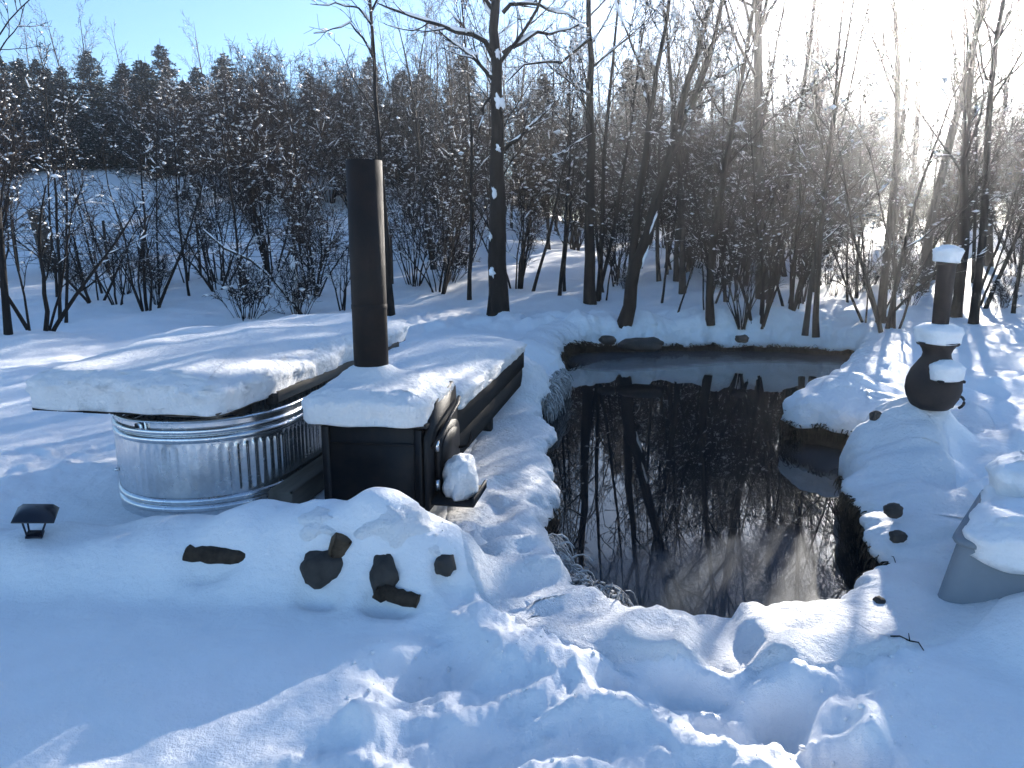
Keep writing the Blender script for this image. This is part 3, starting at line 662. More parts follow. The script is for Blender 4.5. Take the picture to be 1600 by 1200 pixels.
# ------------------------------------------------------------------ lantern
lp = on_ground(54, 836)
la = thing("solar_lantern", (lp[0], lp[1], zland(lp[0], lp[1])-.01), 0, "small black solar path lantern tilting in snow left of tank", "lantern", rot=(math.radians(6), math.radians(9), math.radians(24))); la.scale = (.86, .86, .95)
g = Geo(); rows = []
for k, (w, z) in enumerate(((.004, .172), (.04, .170), (.075, .155), (.098, .130), (.104, .124), (.100, .120), (.004, .122))):
    rows.append(np.column_stack([circle(1, 4)*w*1.25 if False else np.array([(-w, -w), (w, -w), (w, w), (-w, w)]), np.full(4, z)]))
g.add(np.concatenate(rows), grid_quads(7, 4, True)); g.build("cap", M['black'], la, False)
for sx in (-1, 1):
    for sy in (-1, 1):
        g = Geo(); tube(g, [(sx*.060, sy*.060, .123), (sx*.034, sy*.034, .02)], .0055, 6); g.build("strut", M['black'], la)
g = Geo(); box_geo(g, (0, 0, .014), (.085, .085, .014), .003); g.build("base", M['black'], la, False)
g = Geo(); tube(g, [(0, 0, .01), (0, 0, -.22)], .009, 8); g.build("stake", M['black'], la)

# ------------------------------------------------------------------ stones and logs poking out of the snow
def rock(name, c, d, seed, mat_, label, cat, rz=0, sub=3):
    import bmesh
    bm = bmesh.new(); bmesh.ops.create_icosphere(bm, subdivisions=sub, radius=1)
    P = np.array([v.co[:] for v in bm.verts]); F = [[v.index for v in f.verts] for f in bm.faces]; bm.free()
    k = 1+.22*fbm(P[:, 0]*1.3+seed, P[:, 1]*1.3+P[:, 2]*1.1, 3, seed)
    P = np.sign(P)*np.abs(P)**.8*k[:, None]*np.array(d)/2
    o = obj(name, P, [np.array(F)], mat_); o.location = c; o.rotation_euler = (0, 0, rz); return tag(o, label, cat)
def log(name, p, L, r, rz, tilt, label, seed):
    t = thing(name, p, 0, label, "log", rot=(0, tilt, rz)); rg = np.random.default_rng(seed); n = 10
    xs = np.linspace(-L/2, L/2, n); pts = [(x, rg.normal(0, .005), rg.normal(0, .005)) for x in xs]
    g = Geo(); tube(g, pts, [r*rg.uniform(.9, 1.08) for _ in xs], 14, False); g.build("bark", M['log_bark'], t)
    for s_ in (-1, 1):
        g = Geo(); a = np.arange(16)*2*math.pi/16; x = s_*(L/2-.004)
        g.add(np.concatenate([np.column_stack([np.full(16, x), r*.95*np.cos(a), r*.95*np.sin(a)]), [[x+s_*.006, 0, 0]]]), None, [[i, (i+1) % 16, 16] for i in range(16)]); g.build("cut_end", M['log_end'], t)
    return t
def dpt(px, py, Y): return tuple(at_depth(px, py, Y))
def gpt(px, py, push=.02, sink=0): p = on_ground(px, py); return (p[0], p[1]-push, p[2]-sink)
log("firewood_log", (-1.365, 3.245, .145), .34, .040, math.radians(-4), math.radians(2), "short split log showing in the snow bank before the tank", 1)
rock("stone", (-.865, 3.15, .13), (.20, .16, .17), 3, M['stone'], "dark rounded stone in the snow bank below the stove corner", "stone", .4)
g = Geo(); box_geo(g, (0, 0, 0), (.085, .07, .19), .012, roty(.35) @ rotz(.3), .006, rng); s = g.build("firewood_stub", M['log_end'], None, False); s.location = (-.805, 3.165, .19)
tag(s, "pale split wood stub standing on the dark stone", "firewood")
rock("stone", (-.575, 3.095, .11), (.13, .12, .19), 6, M['stone'], "upright grey stone in the snow bank, right of the split stub", "stone", .2)
log("firewood_log", (-.505, 3.02, .055), .20, .034, math.radians(-12), math.radians(8), "stubby dark log at the foot of the upright grey stone", 2)
rock("stone", (-.315, 3.17, .15), (.11, .2, .10), 9, M['stone'], "stone tip at the right end of the snow bank by the stove", "stone", .2)
rock("stone", gpt(1003, 533, .02, .05), (.66, .4, .20), 12, M['stone'], "broad flat dark stone on the far pond bank", "stone", -.12)
rock("stone", gpt(1160, 527, -.02, .03), (.2, .18, .12), 14, M['stone'], "small dark stone in snow on far bank, right of the flat stone", "stone")
rock("stone", gpt(1380, 657, -.10), (.09, .09, .09), 15, M['stone'], "small stone in the snow bank below the chiminea", "stone")
rock("stone", gpt(1404, 792, -.05, .05), (.10, .08, .08), 16, M['stone'], "upper of two stones in the snowy right bank", "stone")
rock("stone", gpt(1412, 832, -.05, .05), (.09, .08, .07), 17, M['stone'], "lower of two stones in the snowy right bank", "stone")
rock("stone", gpt(1392, 955, -.10, .02), (.05, .06, .06), 18, M['stone'], "small stone at the near right corner of the pond", "stone")
rock("stone", gpt(950, 528, -.04, .04), (.26, .2, .13), 19, M['stone'], "small dark stone left of the flat stone, far bank", "stone")
tg = thing("fallen_twig", (0, 0, 0), 0, "thin dark twig lying on smooth snow at right foreground", "twig")
pts = [on_ground(*p) for p in ((1391, 998), (1405, 1001), (1421, 1005), (1434, 1013), (1443, 1020))]
tg.location = tuple(pts[2]); g = Geo(); tube(g, [p-pts[2]+np.array([0, 0, .008]) for p in pts], [.0035, .0035, .003, .0028, .002], 6); g.build("stem", M['bark'], tg)
g = Geo(); tube(g, [pts[2]-pts[2]+np.array([0, 0, .008]), np.array([.004, .02, .03])], [.0025, .0015], 6); g.build("side_shoot", M['bark'], tg)

# loose crumbs of snow kicked up along the trodden track
import bmesh as _bm
_b = _bm.new(); _bm.ops.create_icosphere(_b, subdivisions=1, radius=1); ICO = np.array([v.co[:] for v in _b.verts]); ICF = np.array([[v.index for v in f.verts] for f in _b.faces]); _b.free()
rg = np.random.default_rng(5); n = 1500; cx_ = rg.uniform(-1.2, 1.7, n); cy_ = rg.uniform(.9, 4.4, n); sd_ = poly_sd(cx_, cy_, TROD); k = (sd_ < .10) & (pond_sd(cx_, cy_) > .3) & (noise(cx_*2.5, cy_*2.5, 91) > -.1)
cx_, cy_ = cx_[k], cy_[k]; n = len(cx_); sz = .0025+.009*rg.uniform(0, 1, n)**3; cz_ = terrain(cx_, cy_)+sz*.3
V = ICO[None]*sz[:, None, None]*rg.uniform(.6, 1.3, (n, 1, 3))*(1+.25*rg.normal(0, 1, (n, len(ICO), 1)))+np.column_stack([cx_, cy_, cz_])[:, None, :]
tag(obj("snow_crumbs", V.reshape(-1, 3), [(np.arange(n)[:, None, None]*len(ICO)+ICF[None]).reshape(-1, 3)], M['snow']), "loose snow crumbs scattered over the trodden foreground", "snow", kind="stuff")
# grass and roots hanging below the snow lip of the banks
def fringe(name, a, b, n, L, seed, m_, label, w=.005, up=.0, inset=.0, curl=.6):
    """blades hanging from the bank between two points of the outline"""
    rg = np.random.default_rng(seed)
    ia = int(np.argmin(((OUT-np.array(a))**2).sum(1))); ib = int(np.argmin(((OUT-np.array(b))**2).sum(1)))
    if ib < ia: ib += NS
    i = rg.integers(ia, ib+1, n) % NS; N = 6
    k = rg.uniform(-.6, .7, n)*over[i]+inset
    P0 = np.column_stack([OUT[i]-NRM[i]*k[:, None], zb[i]+up*rg.uniform(0, 1, n)+.015])
    d = np.column_stack([-NRM[i]*rg.uniform(.1, .9, (n, 1)), rg.uniform(-.5, .5, n)])+rg.normal(0, .35, (n, 3)); d /= np.linalg.norm(d, axis=1, keepdims=True)
    ln = L*rg.uniform(.4, 1.2, n); P = np.zeros((n, N, 3)); P[:, 0] = P0
    for q_ in range(1, N):
        d = d+np.array([0, 0, -curl])+rg.normal(0, .12, (n, 3)); d /= np.linalg.norm(d, axis=1, keepdims=True); P[:, q_] = P[:, q_-1]+d*(ln/(N-1))[:, None]
    P[..., 2] = np.maximum(P[..., 2], POND_Z+.006)
    Rr = w*rg.uniform(.5, 1.5, (n, 1))*np.linspace(1, .4, N)[None]; V, Q = tubes(P, Rr, 3); c = np.append(OUT[ia], zb[ia]); V -= c
    o = obj(name, V, [Q], m_); o.location = tuple(c); return tag(o, label, "grass")
fringe("frosted_grass", (.44, 3.2), (.18, 4.0), 1300, .15, 1, M['frost_grass'], "rime coated grass hanging at the near left pond corner", .0068, .12, .07)
fringe("frosted_grass", (.28, 7.5), (.55, 9.6), 900, .20, 3, M['frost_grass'], "rime coated grass on the left bank past the platform end", .008, .16, .06)
fringe("dead_grass", (.56, 9.7), (1.5, 12.7), 900, .20, 4, M['dry_grass'], "dark dead grass hanging along the far left pond bank", .008, .05, .04)
fringe("dead_grass", (1.6, 12.6), (3.4, 12.75), 900, .20, 7, M['dry_grass'], "dead grass fringe along the middle of the far bank", .007, .02, .03)
fringe("dead_grass", (3.5, 12.75), (5.4, 12.1), 700, .18, 8, M['dry_grass'], "dead grass fringe along the right half of the far bank", .007, .02, .03)
fringe("dead_grass", (3.2, 7.8), (3.4, 6.25), 1000, .14, 5, M['dry_grass'], "dead grass fringe under the snow point right of the pond", .005, .03, .03)
fringe("dead_grass", (2.75, 5.55), (1.85, 3.35), 1500, .13, 6, M['dry_grass'], "dead grass fringe under the near right bank", .005, .02, .02)
fringe("dead_grass", (.28, 3.9), (.34, 7.3), 900, .12, 9, M['dry_grass'], "dead grass fringe under the left snow bank", .004, .02, .02)

# ------------------------------------------------------------------ trees
def walk(rg, base, d, ln, N, up, wob):
    B = len(base); P = np.zeros((B, N, 3)); P[:, 0] = base
    for k in range(1, N):
        d = d+rg.normal(0, wob, (B, 3)); d[:, 2] += up; d /= np.linalg.norm(d, axis=1, keepdims=True)
        P[:, k] = P[:, k-1]+d*(ln/(N-1))[:, None]
    return P
def sprout(rg, P, R, k, t0, t1, a0, a1, lf, N, up, wob, rr, rmin, taper=.35, lmin=.05):
    B, M_, _ = P.shape
    L = np.linalg.norm(np.diff(P, axis=1), axis=2).sum(1)
    t = (t0+(t1-t0)*((np.arange(k)[None]+rg.uniform(0, 1, (B, k)))/k)); f = t*(M_-1); i = np.clip(f.astype(int), 0, M_-2); w = (f-i)[..., None]
    b = np.arange(B)[:, None]
    base = P[b, i]*(1-w)+P[b, i+1]*w; tan = P[b, i+1]-P[b, i]; tan = tan/(np.linalg.norm(tan, axis=2, keepdims=True)+1e-9)
    r = R[b, i]*(1-w[..., 0])+R[b, i+1]*w[..., 0]
    v = rg.normal(0, 1, (B, k, 3)); perp = v-(v*tan).sum(2, keepdims=True)*tan; perp /= np.linalg.norm(perp, axis=2, keepdims=True)+1e-9
    a = rg.uniform(a0, a1, (B, k, 1)); d = tan*np.cos(a)+perp*np.sin(a)
    ln = np.maximum(lf(t, L[:, None])*rg.uniform(.6, 1.25, (B, k)), lmin)
    Pn = walk(rg, base.reshape(-1, 3), d.reshape(-1, 3), ln.ravel(), N, up, wob)
    r0 = np.maximum(r.ravel()*rr, rmin)
    Rn = r0[:, None]*np.linspace(1, taper, N)[None]; Rn = np.maximum(Rn, rmin*.6)
    return Pn, Rn
def snow_runs(rg, g, P, R, prob, sides=5, wmin=.010, k=1.05, maxz=.9):
    """ridges of snow lying along branches"""
    T = np.gradient(P, axis=1); T /= np.linalg.norm(T, axis=2, keepdims=True)+1e-9
    flat = np.clip(1.15-np.abs(T[..., 2])/maxz, 0, 1)
    m_ = (rg.uniform(0, 1, R.shape) < prob*flat)
    keep = m_.any(1); P, R, m_ = P[keep], R[keep], m_[keep]
    if not len(P): return
    Rs = np.where(m_, (R*k+wmin)*rg.uniform(.6, 1.25, R.shape), R*.3); Rs[:, 0] = np.minimum(Rs[:, 0], R[:, 0]*.3); Rs[:, -1] *= .2
    Q = P.copy(); Q[..., 2] += R*.75+Rs*.25
    V, F = tubes(Q, Rs, sides); g.add(V, F)
_oct = np.array([(1, 0, 0), (-1, 0, 0), (0, 1, 0), (0, -1, 0), (0, 0, 1), (0, 0, -1)], float)
_oct_f = np.array([(0, 2, 4), (2, 1, 4), (1, 3, 4), (3, 0, 4), (2, 0, 5), (1, 2, 5), (3, 1, 5), (0, 3, 5)])
def snow_blobs(rg, g, P, n, s0, s1):
    B, N, _ = P.shape
    if B == 0 or n == 0: return
    b = rg.integers(0, B, n); i = rg.integers(0, N-1, n); w = rg.uniform(0, 1, (n, 1))
    c = P[b, i]*(1-w)+P[b, i+1]*w; tn = P[b, i+1]-P[b, i]; a = np.arctan2(tn[:, 1], tn[:, 0])
    s = s0+(s1-s0)*rg.uniform(0, 1, n)**2.2
    sc_ = np.column_stack([s*rg.uniform(1.0, 2.4, n), s*rg.uniform(.6, 1.1, n), s*rg.uniform(.5, .9, n)])
    V = _oct[None]*sc_[:, None, :]; V = V+rg.normal(0, .12, V.shape)*s[:, None, None]
    ca, sa = np.cos(a)[:, None], np.sin(a)[:, None]
    V = np.stack([V[..., 0]*ca-V[..., 1]*sa, V[..., 0]*sa+V[..., 1]*ca, V[..., 2]], -1)+c[:, None, :]+np.array([0, 0, 1])*s[:, None, None]*.4
    g.add(V.reshape(-1, 3), None, (np.arange(n)[:, None, None]*6+_oct_f[None]).reshape(-1, 3))
def finish(seed, stems, stemR, L1, L2, L3, L4, tw, snow_p, blobs, bs=(.012, .045), sides=9, snow1=1.0):
    rg = np.random.default_rng(seed+999)
    gt = Geo(); gc_ = Geo(); gs = Geo()
    for P, R in zip(stems, stemR): V, Q = tubes(P, R, sides); gt.add(V, Q)
    V, Q = tubes(*L1, 5); gt.add(V, Q)
    for lv, sd in ((L2, 4), (L3, 3), (L4, 3)):
        if lv is not None and len(lv[0]): V, Q = tubes(lv[0], lv[1], sd); gc_.add(V, Q)
    snow_runs(rg, gs, *L1, snow_p*snow1); snow_runs(rg, gs, *L2, snow_p*.8, 4, .008)
    if L3 is not None: snow_blobs(rg, gs, L3[0], blobs, *bs)
    if L4 is not None: snow_blobs(rg, gs, L4[0], blobs//2, bs[0], bs[1]*.7)
    snow_blobs(rg, gs, L2[0], blobs//3, bs[0]*1.4, bs[1]*1.2)
    return dict(trunk=gt, crown=gc_, snow=gs)
def bare_tree(seed, h, r0, k1=20, k2=6, k3=5, k4=3, t0=.28, snow_p=.35, blobs=500, lean=0.0, tw=.0045, spread=1.0):
    rg = np.random.default_rng(seed)
    d = np.array([[lean, rg.normal(0, .05), 1.0]]); d /= np.linalg.norm(d)
    P = walk(rg, np.array([[0, 0, -.25]]), d, np.array([h+.25]), 18, .03, .035)
    R = (r0*(1-np.linspace(0, 1, 18))**.85*.92+r0*.06)[None]; R[:, 0] *= 1.35; R[:, 1] *= 1.12
    L1 = sprout(rg, P, R, k1, t0, .98, .45, .95*spread, lambda t, L: L*.30*(1.15-t*.85), 9, .07, .10, .42, .008)
    L2 = sprout(rg, *L1, k2, .2, 1, .4, .9, lambda t, L: L*.45*(1.2-t*.6), 6, .06, .12, .55, .006)
    L3 = sprout(rg, *L2, k3, .15, 1, .4, .95, lambda t, L: L*.50*(1.2-t*.5), 4, .05, .14, .6, tw)
    L4 = sprout(rg, *L3, k4, .2, 1, .4, .95, lambda t, L: L*.6, 3, .04, .15, .7, tw*.8) if k4 else None
    return finish(seed, [P], [R], L1, L2, L3, L4, tw, snow_p, blobs, (.008, .032))
def shrub(seed, h, ns=10, k1=7, k2=6, k3=4, k4=0, spread=.5, r0=.022, snow_p=.4, blobs=900, tw=.0045, bs=(.012, .05), t0=.25):
    rg = np.random.default_rng(seed); a = rg.uniform(0, 2*math.pi, ns); s = rg.uniform(.1, 1, ns)*spread
    d = np.column_stack([np.cos(a)*s, np.sin(a)*s, np.ones(ns)]); d /= np.linalg.norm(d, axis=1, keepdims=True)
    base = np.column_stack([np.cos(a)*.12*rg.uniform(.2, 1, ns)*h*.3, np.sin(a)*.12*rg.uniform(.2, 1, ns)*h*.3, np.full(ns, -.2)])
    P = walk(rg, base, d, h*rg.uniform(.65, 1.1, ns), 10, .03, .09)
    R = r0*rg.uniform(.5, 1.2, (ns, 1))*np.linspace(1, .25, 10)[None]
    L1 = sprout(rg, P, R, k1, t0, .98, .35, .8, lambda t, L: L*.36*(1.15-t*.7), 7, .05, .12, .55, .006)
    L2 = sprout(rg, *L1, k2, .15, 1, .4, .95, lambda t, L: L*.5*(1.2-t*.5), 5, .03, .14, .6, .005)
    L3 = sprout(rg, *L2, k3, .15, 1, .4, 1.0, lambda t, L: L*.55, 4, .02, .16, .65, tw)
    L4 = sprout(rg, *L3, k4, .2, 1, .4, 1.0, lambda t, L: L*.6, 3, .02, .15, .7, tw*.85) if k4 else None
    return finish(seed, [P], [R], L1, L2, L3, L4, tw, snow_p, blobs, bs, 6)
def conifer(seed, h, w, snow=500):
    rg = np.random.default_rng(seed); gt = Geo(); gc_ = Geo(); gs = Geo()
    tube(gt, [(0, 0, -.3), (.02, 0, h*.5), (0, .01, h)], [h*.018, h*.010, .006], 8, False)
    nb = int(h*44); zf = np.sort(rg.uniform(.04, .985, nb)); a = rg.uniform(0, 2*math.pi, nb)
    zf = zf*.955; ln = w*(1-zf)**.9*rg.uniform(.6, 1.2, nb)-.05*w*zf**6+.02; ln = np.maximum(ln, .04)
    base = np.column_stack([np.zeros(nb), np.zeros(nb), zf*h]); el = .5*zf-.12+rg.normal(0, .1, nb)
    d = np.column_stack([np.cos(a)*np.cos(el), np.sin(a)*np.cos(el), np.sin(el)])
    P = walk(rg, base, d, ln, 6, -.03, .05); R = (.006+.012*ln)[:, None]*np.linspace(1, .3, 6)[None]
    V, Q = tubes(P, R, 3); gc_.add(V, Q)
    S2 = sprout(rg, P, R, 9, .12, 1, .5, 1.0, lambda t, L: L*.30*(1.1-t*.7)+.03, 3, -.04, .1, .5, .004)
    # needle sprays: many small blades round the shoots
    Pn = np.concatenate([S2[0].reshape(-1, 3, 3)]); n = len(Pn)*8
    b = rg.integers(0, len(Pn), n); wv = rg.uniform(0, 1, (n, 1)); i = rg.integers(0, 2, n)
    c = Pn[b, i]*(1-wv)+Pn[b, i+1]*wv; tn = Pn[b, i+1]-Pn[b, i]; tn /= np.linalg.norm(tn, axis=1, keepdims=True)+1e-9
    v = rg.normal(0, 1, (n, 3)); v[:, 2] *= .6; dirn = tn*.8+v*.55; dirn /= np.linalg.norm(dirn, axis=1, keepdims=True)
    sd = np.cross(dirn, rg.normal(0, 1, (n, 3))); sd /= np.linalg.norm(sd, axis=1, keepdims=True)+1e-9
    le = rg.uniform(.06, .16, (n, 1))*np.clip((h*1.02-c[:, 2:3])/1.2, .3, 1); wd = rg.uniform(.014, .032, (n, 1))
    V = np.stack([c-sd*wd, c+sd*wd, c+dirn*le], 1).reshape(-1, 3); gc_.add(V, None, np.arange(3*n).reshape(-1, 3))
    V, Q = tubes(S2[0], S2[1], 3); gc_.add(V, Q)
    snow_blobs(rg, gs, S2[0], snow, .012, .045); snow_blobs(rg, gs, P, snow//2, .02, .07)
    return dict(trunk=gt, crown=gc_, snow=gs)
def to_meshes(d, nm, bark, twig):
    return dict(trunk=d['trunk'].mesh(nm+"_trunk", bark), crown=d['crown'].mesh(nm+"_crown", twig), snow=d['snow'].mesh(nm+"_snow", M['snow_bough'], False))
def plant(name, ms, loc, rz, scale, label, cat, group=None, tilt=(0, 0), parts=("trunk", "crown", "snow")):
    t = thing(name, loc, 0, label, cat, group, rot=(tilt[0], tilt[1], rz)); t.scale = (scale,)*3 if np.ndim(scale) == 0 else scale
    for k in parts:
        o = link({'trunk': 'trunk', 'crown': 'crown', 'snow': 'snow_on_branches'}[k], ms[k], t)
        if k != 'trunk': o["kind"] = "stuff"
    return t
TREE = [to_meshes(bare_tree(100+i, h, r, k1, 5, 4, 3, t0, .18, 120), "bare_tree", bk, tw_) for i, (h, r, k1, t0, bk, tw_) in enumerate(
        ((10.5, .11, 22, .30, M['bark'], M['twig_dark']), (9.5, .085, 20, .35, M['bark_grey'], M['twig']), (12, .13, 24, .36, M['bark_grey'], M['twig_dark']),
         (8.5, .07, 20, .25, M['bark'], M['twig']), (11, .09, 22, .40, M['bark'], M['twig_dark']), (9, .06, 18, .22, M['bark_grey'], M['twig'])))]
THIN = [to_meshes(bare_tree(140+i, h, r, 13, 4, 4, 2, .22, .16, 60, ln_), "thin_sapling", M['bark'], M['twig_dark']) for i, (h, r, ln_) in enumerate(((6.0, .042, .05), (5.0, .035, .22), (7.0, .05, .12), (4.0, .028, -.1)))]
SHRUB = [to_meshes(shrub(200+i, h, ns, 8, 6, 5, k4, sp, r0, .38, bl//5, .0066, (.010, .050)), "bushy_shrub", M['bark'], tw_) for i, (h, ns, k4, sp, r0, bl, tw_) in enumerate(
        ((4.2, 11, 1, .55, .030, 1300, M['twig']), (3.6, 12, 1, .75, .026, 1300, M['twig']), (5.0, 9, 1, .45, .035, 1300, M['twig']), (4.6, 12, 1, .6, .028, 1500, M['twig_dark'])))]
STEMS = [to_meshes(shrub(240+i, h, ns, 5, 4, 3, 0, sp, r0, .14, 70, .004, (.010, .035), .35), "stem_clump", M['bark'], M['twig_dark']) for i, (h, ns, sp, r0) in enumerate(((2.4, 16, .45, .016), (3.4, 6, .40, .030), (1.3, 22, .8, .009), (3.0, 5, .55, .034)))]
FIR = [to_meshes(conifer(300+i, h, w, 900), "conifer", M['bark'], M['needle']) for i, (h, w) in enumerate(((7.5, 2.5), (6.5, 2.5), (8.5, 2.3), (5.5, 2.3)))]

def place(name, ms, px, py, rz, scale, label, cat, group=None, tilt=(0, 0)):
    p = on_ground(px, py); return plant(name, ms, (p[0], p[1], p[2]-.02), rz, scale, label, cat, group, tilt)

# --- hero: the big straight trunk beside the pond
def local_path(pts, Y, N=14):
    W = np.array([at_depth(a, b, Y if not np.ndim(Y) else Y[i]) for i, (a, b) in enumerate(pts)])
    s = np.concatenate([[0], np.cumsum(np.linalg.norm(np.diff(W, axis=0), axis=1))]); t = np.linspace(0, s[-1], N)
    return np.stack([np.interp(t, s, W[:, k]) for k in range(3)], 1)
def hero(name, seed, base, stems, limbs, label, cat, bark, twig, k1=10, k2=6, k3=5, k4=3, snow_p=.3, blobs=400, patches=()):
    b = on_ground(*base); rg = np.random.default_rng(seed); SP = []; SR = []
    for pts, Y, r0, r1 in stems:
        P = local_path(pts, b[1]+np.array(Y) if np.ndim(Y) else b[1]+Y, 18)-b; P[1:-1] += rg.normal(0, r0*.12, P[1:-1].shape)
        SP.append(P[None]); SR.append((r1+(r0-r1)*(1-np.linspace(0, 1, 18))**1.5)[None]); SR[-1][0, 0] *= 1.2
    LP = []; LR = []
    for pts, Y, r0, r1 in limbs:
        P = local_path(pts, b[1]+np.array(Y) if np.ndim(Y) else b[1]+Y, 9)-b; P[2:-1] += rg.normal(0, .02, P[2:-1].shape); LP.append(P); LR.append(np.linspace(r0, r1, 9))
    A = np.concatenate(SP); AR = np.concatenate(SR)
    L1 = sprout(rg, A, AR, k1, .40, .98, .5, 1.0, lambda t, L: np.minimum(L*.22*(1.2-t*.7), 2.6), 9, .08, .10, .40, .008)
    if LP: L1 = (np.concatenate([np.array(LP), L1[0]]), np.concatenate([np.array(LR), L1[1]]))
    L2 = sprout(rg, *L1, k2, .2, 1, .4, .9, lambda t, L: L*.42*(1.2-t*.6), 6, .07, .12, .5, .006)
    L3 = sprout(rg, *L2, k3, .15, 1, .4, .95, lambda t, L: L*.5*(1.2-t*.5), 4, .05, .14, .6, .0045)
    L4 = sprout(rg, *L3, k4, .2, 1, .4, .95, lambda t, L: L*.6, 3, .04, .15, .7, .004) if k4 else None
    d = finish(seed, SP, SR, L1, L2, L3, L4, .0045, snow_p, blobs, sides=12, snow1=1.6)
    gs = d['snow']
    for (px, py, dy, w, h, tilt_) in patches:                    # snow plastered in forks and on the bark
        c = at_depth(px, py, b[1]+dy)-b; n = 20; o = circle(1, n, (0, 0), 1, .7, int(px+py)); rows = []
        for k, f in enumerate((1.0, .9, .6, .25)):
            xz = o*f*np.array([w, h])/2; ca, sa = math.cos(tilt_), math.sin(tilt_)
            rows.append(np.column_stack([xz[:, 0]*ca-xz[:, 1]*sa, np.full(n, -.055*(1-f**2)), xz[:, 0]*sa+xz[:, 1]*ca])+c)
        gs.add(np.concatenate(rows), grid_quads(4, n, True)); gs.add(rows[-1], None, [[0, i, i+1] for i in range(1, n-1)])
    return plant(name, to_meshes(d, name, bark, twig), tuple(b-np.array([0, 0, .0])), 0, 1.0, label, cat)
hero("bare_tree", 1, (778, 488), [([(778, 505), (779, 400), (777, 250), (777, 100), (776, -60), (773, -260), (775, -420)], 0, .195, .03)],
     [([(770, 88), (757, 62), (732, 52), (690, 43), (640, 22), (590, 5)], [0, -.1, -.2, -.3, -.4, -.5], .05, .012), ([(786, 84), (805, 70), (838, 50), (870, 52), (905, 38)], [0, 0, -.1, -.2, -.3], .045, .012),
      ([(786, 20), (800, 4), (850, 8), (900, 30)], [0, 0, .2, .3], .04, .012), ([(770, 15), (755, -5), (730, -40)], 0, .04, .012), ([(788, 235), (805, 215), (840, 190), (868, 158)], [0, -.1, -.2, -.3], .04, .012), ([(768, 150), (755, 165), (748, 205), (735, 250)], [0, -.2, -.2, -.2], .025, .008)],
     "thick straight dark trunk with snow in its forks, beside the pond", "tree", M['bark'], M['twig_dark'], 12, 5, 4, 2, .35, 120,
     ((781, 160, -.15, .15, .26, .5), (777, 82, -.15, .10, .16, .1), (779, 232, -.17, .08, .12, .2), (772, 300, -.16, .09, .20, .1), (769, 425, -.17, .10, .20, .2), (766, 370, -.15, .06, .14, .1)))
hero("slim_tree", 2, (611, 492), [([(611, 500), (606, 400), (594, 250), (585, 110), (578, -10), (576, -120)], 0, .075, .02)],
     [([(583, 90), (570, 60), (545, 38), (490, 52)], [0, -.1, -.2, -.3], .022, .006), ([(581, 40), (560, 10), (520, 8), (485, 6)], [0, -.2, -.3, -.4], .02, .006), ([(579, 20), (600, -20), (640, -70)], 0, .022, .006)],
     "slim bent sapling rising behind the stove chimney", "tree", M['bark'], M['twig_dark'], 8, 4, 3, 0, .2, 40)
hero("leaning_tree", 3, (975, 502), [([(974, 512), (990, 430), (1018, 340), (1045, 240), (1075, 130), (1110, 20), (1150, -120)], [0, 0, 0, 0, -.1, -.2, -.4], .125, .03),
      ([(986, 450), (992, 370), (1003, 280), (1018, 160), (1042, 30), (1060, -130)], [0, .1, .2, .3, .4, .5], .085, .022), ([(1000, 395), (1030, 310), (1060, 210), (1100, 120), (1135, -20), (1165, -130)], [0, -.1, -.2, -.3, -.4, -.6], .07, .02),
      ([(1050, 235), (1080, 160), (1115, 60), (1140, -60)], [0, .2, .3, .4], .055, .018)],
     [([(1075, 148), (1100, 135), (1135, 115), (1165, 98)], [0, -.2, -.3, -.5], .032, .014), ([(1018, 170), (1000, 100), (975, 40), (960, -20)], [.3, .4, .5, .6], .03, .01)],
     "leaning many stemmed tree on the far bank, trunks fanning right", "tree", M['bark'], M['twig_dark'], 9, 5, 4, 3, .20, 160, ((1008, 400, -.11, .05, .35, -.32), (1022, 345, -.11, .045, .4, -.32)))
hero("dark_trunk_tree", 4, (921, 474), [([(922, 484), (921, 380), (922, 250), (923, 120), (920, 0), (925, -150), (920, -300)], 0, .125, .025)],
     [([(922, 195), (905, 150), (888, 120), (875, 100)], [-.1, -.2, -.3, -.4], .025, .010), ([(924, 210), (890, 230), (860, 250)], [-.1, -.2, -.4], .022, .008), ([(922, 60), (880, 95), (820, 100), (790, 130)], [-.1, -.3, -.4, -.5], .035, .010)],
     "straight dark trunk left of the leaning tree", "tree", M['bark'], M['twig_dark'], 12, 5, 4, 2, .22, 120)

PI = math.pi
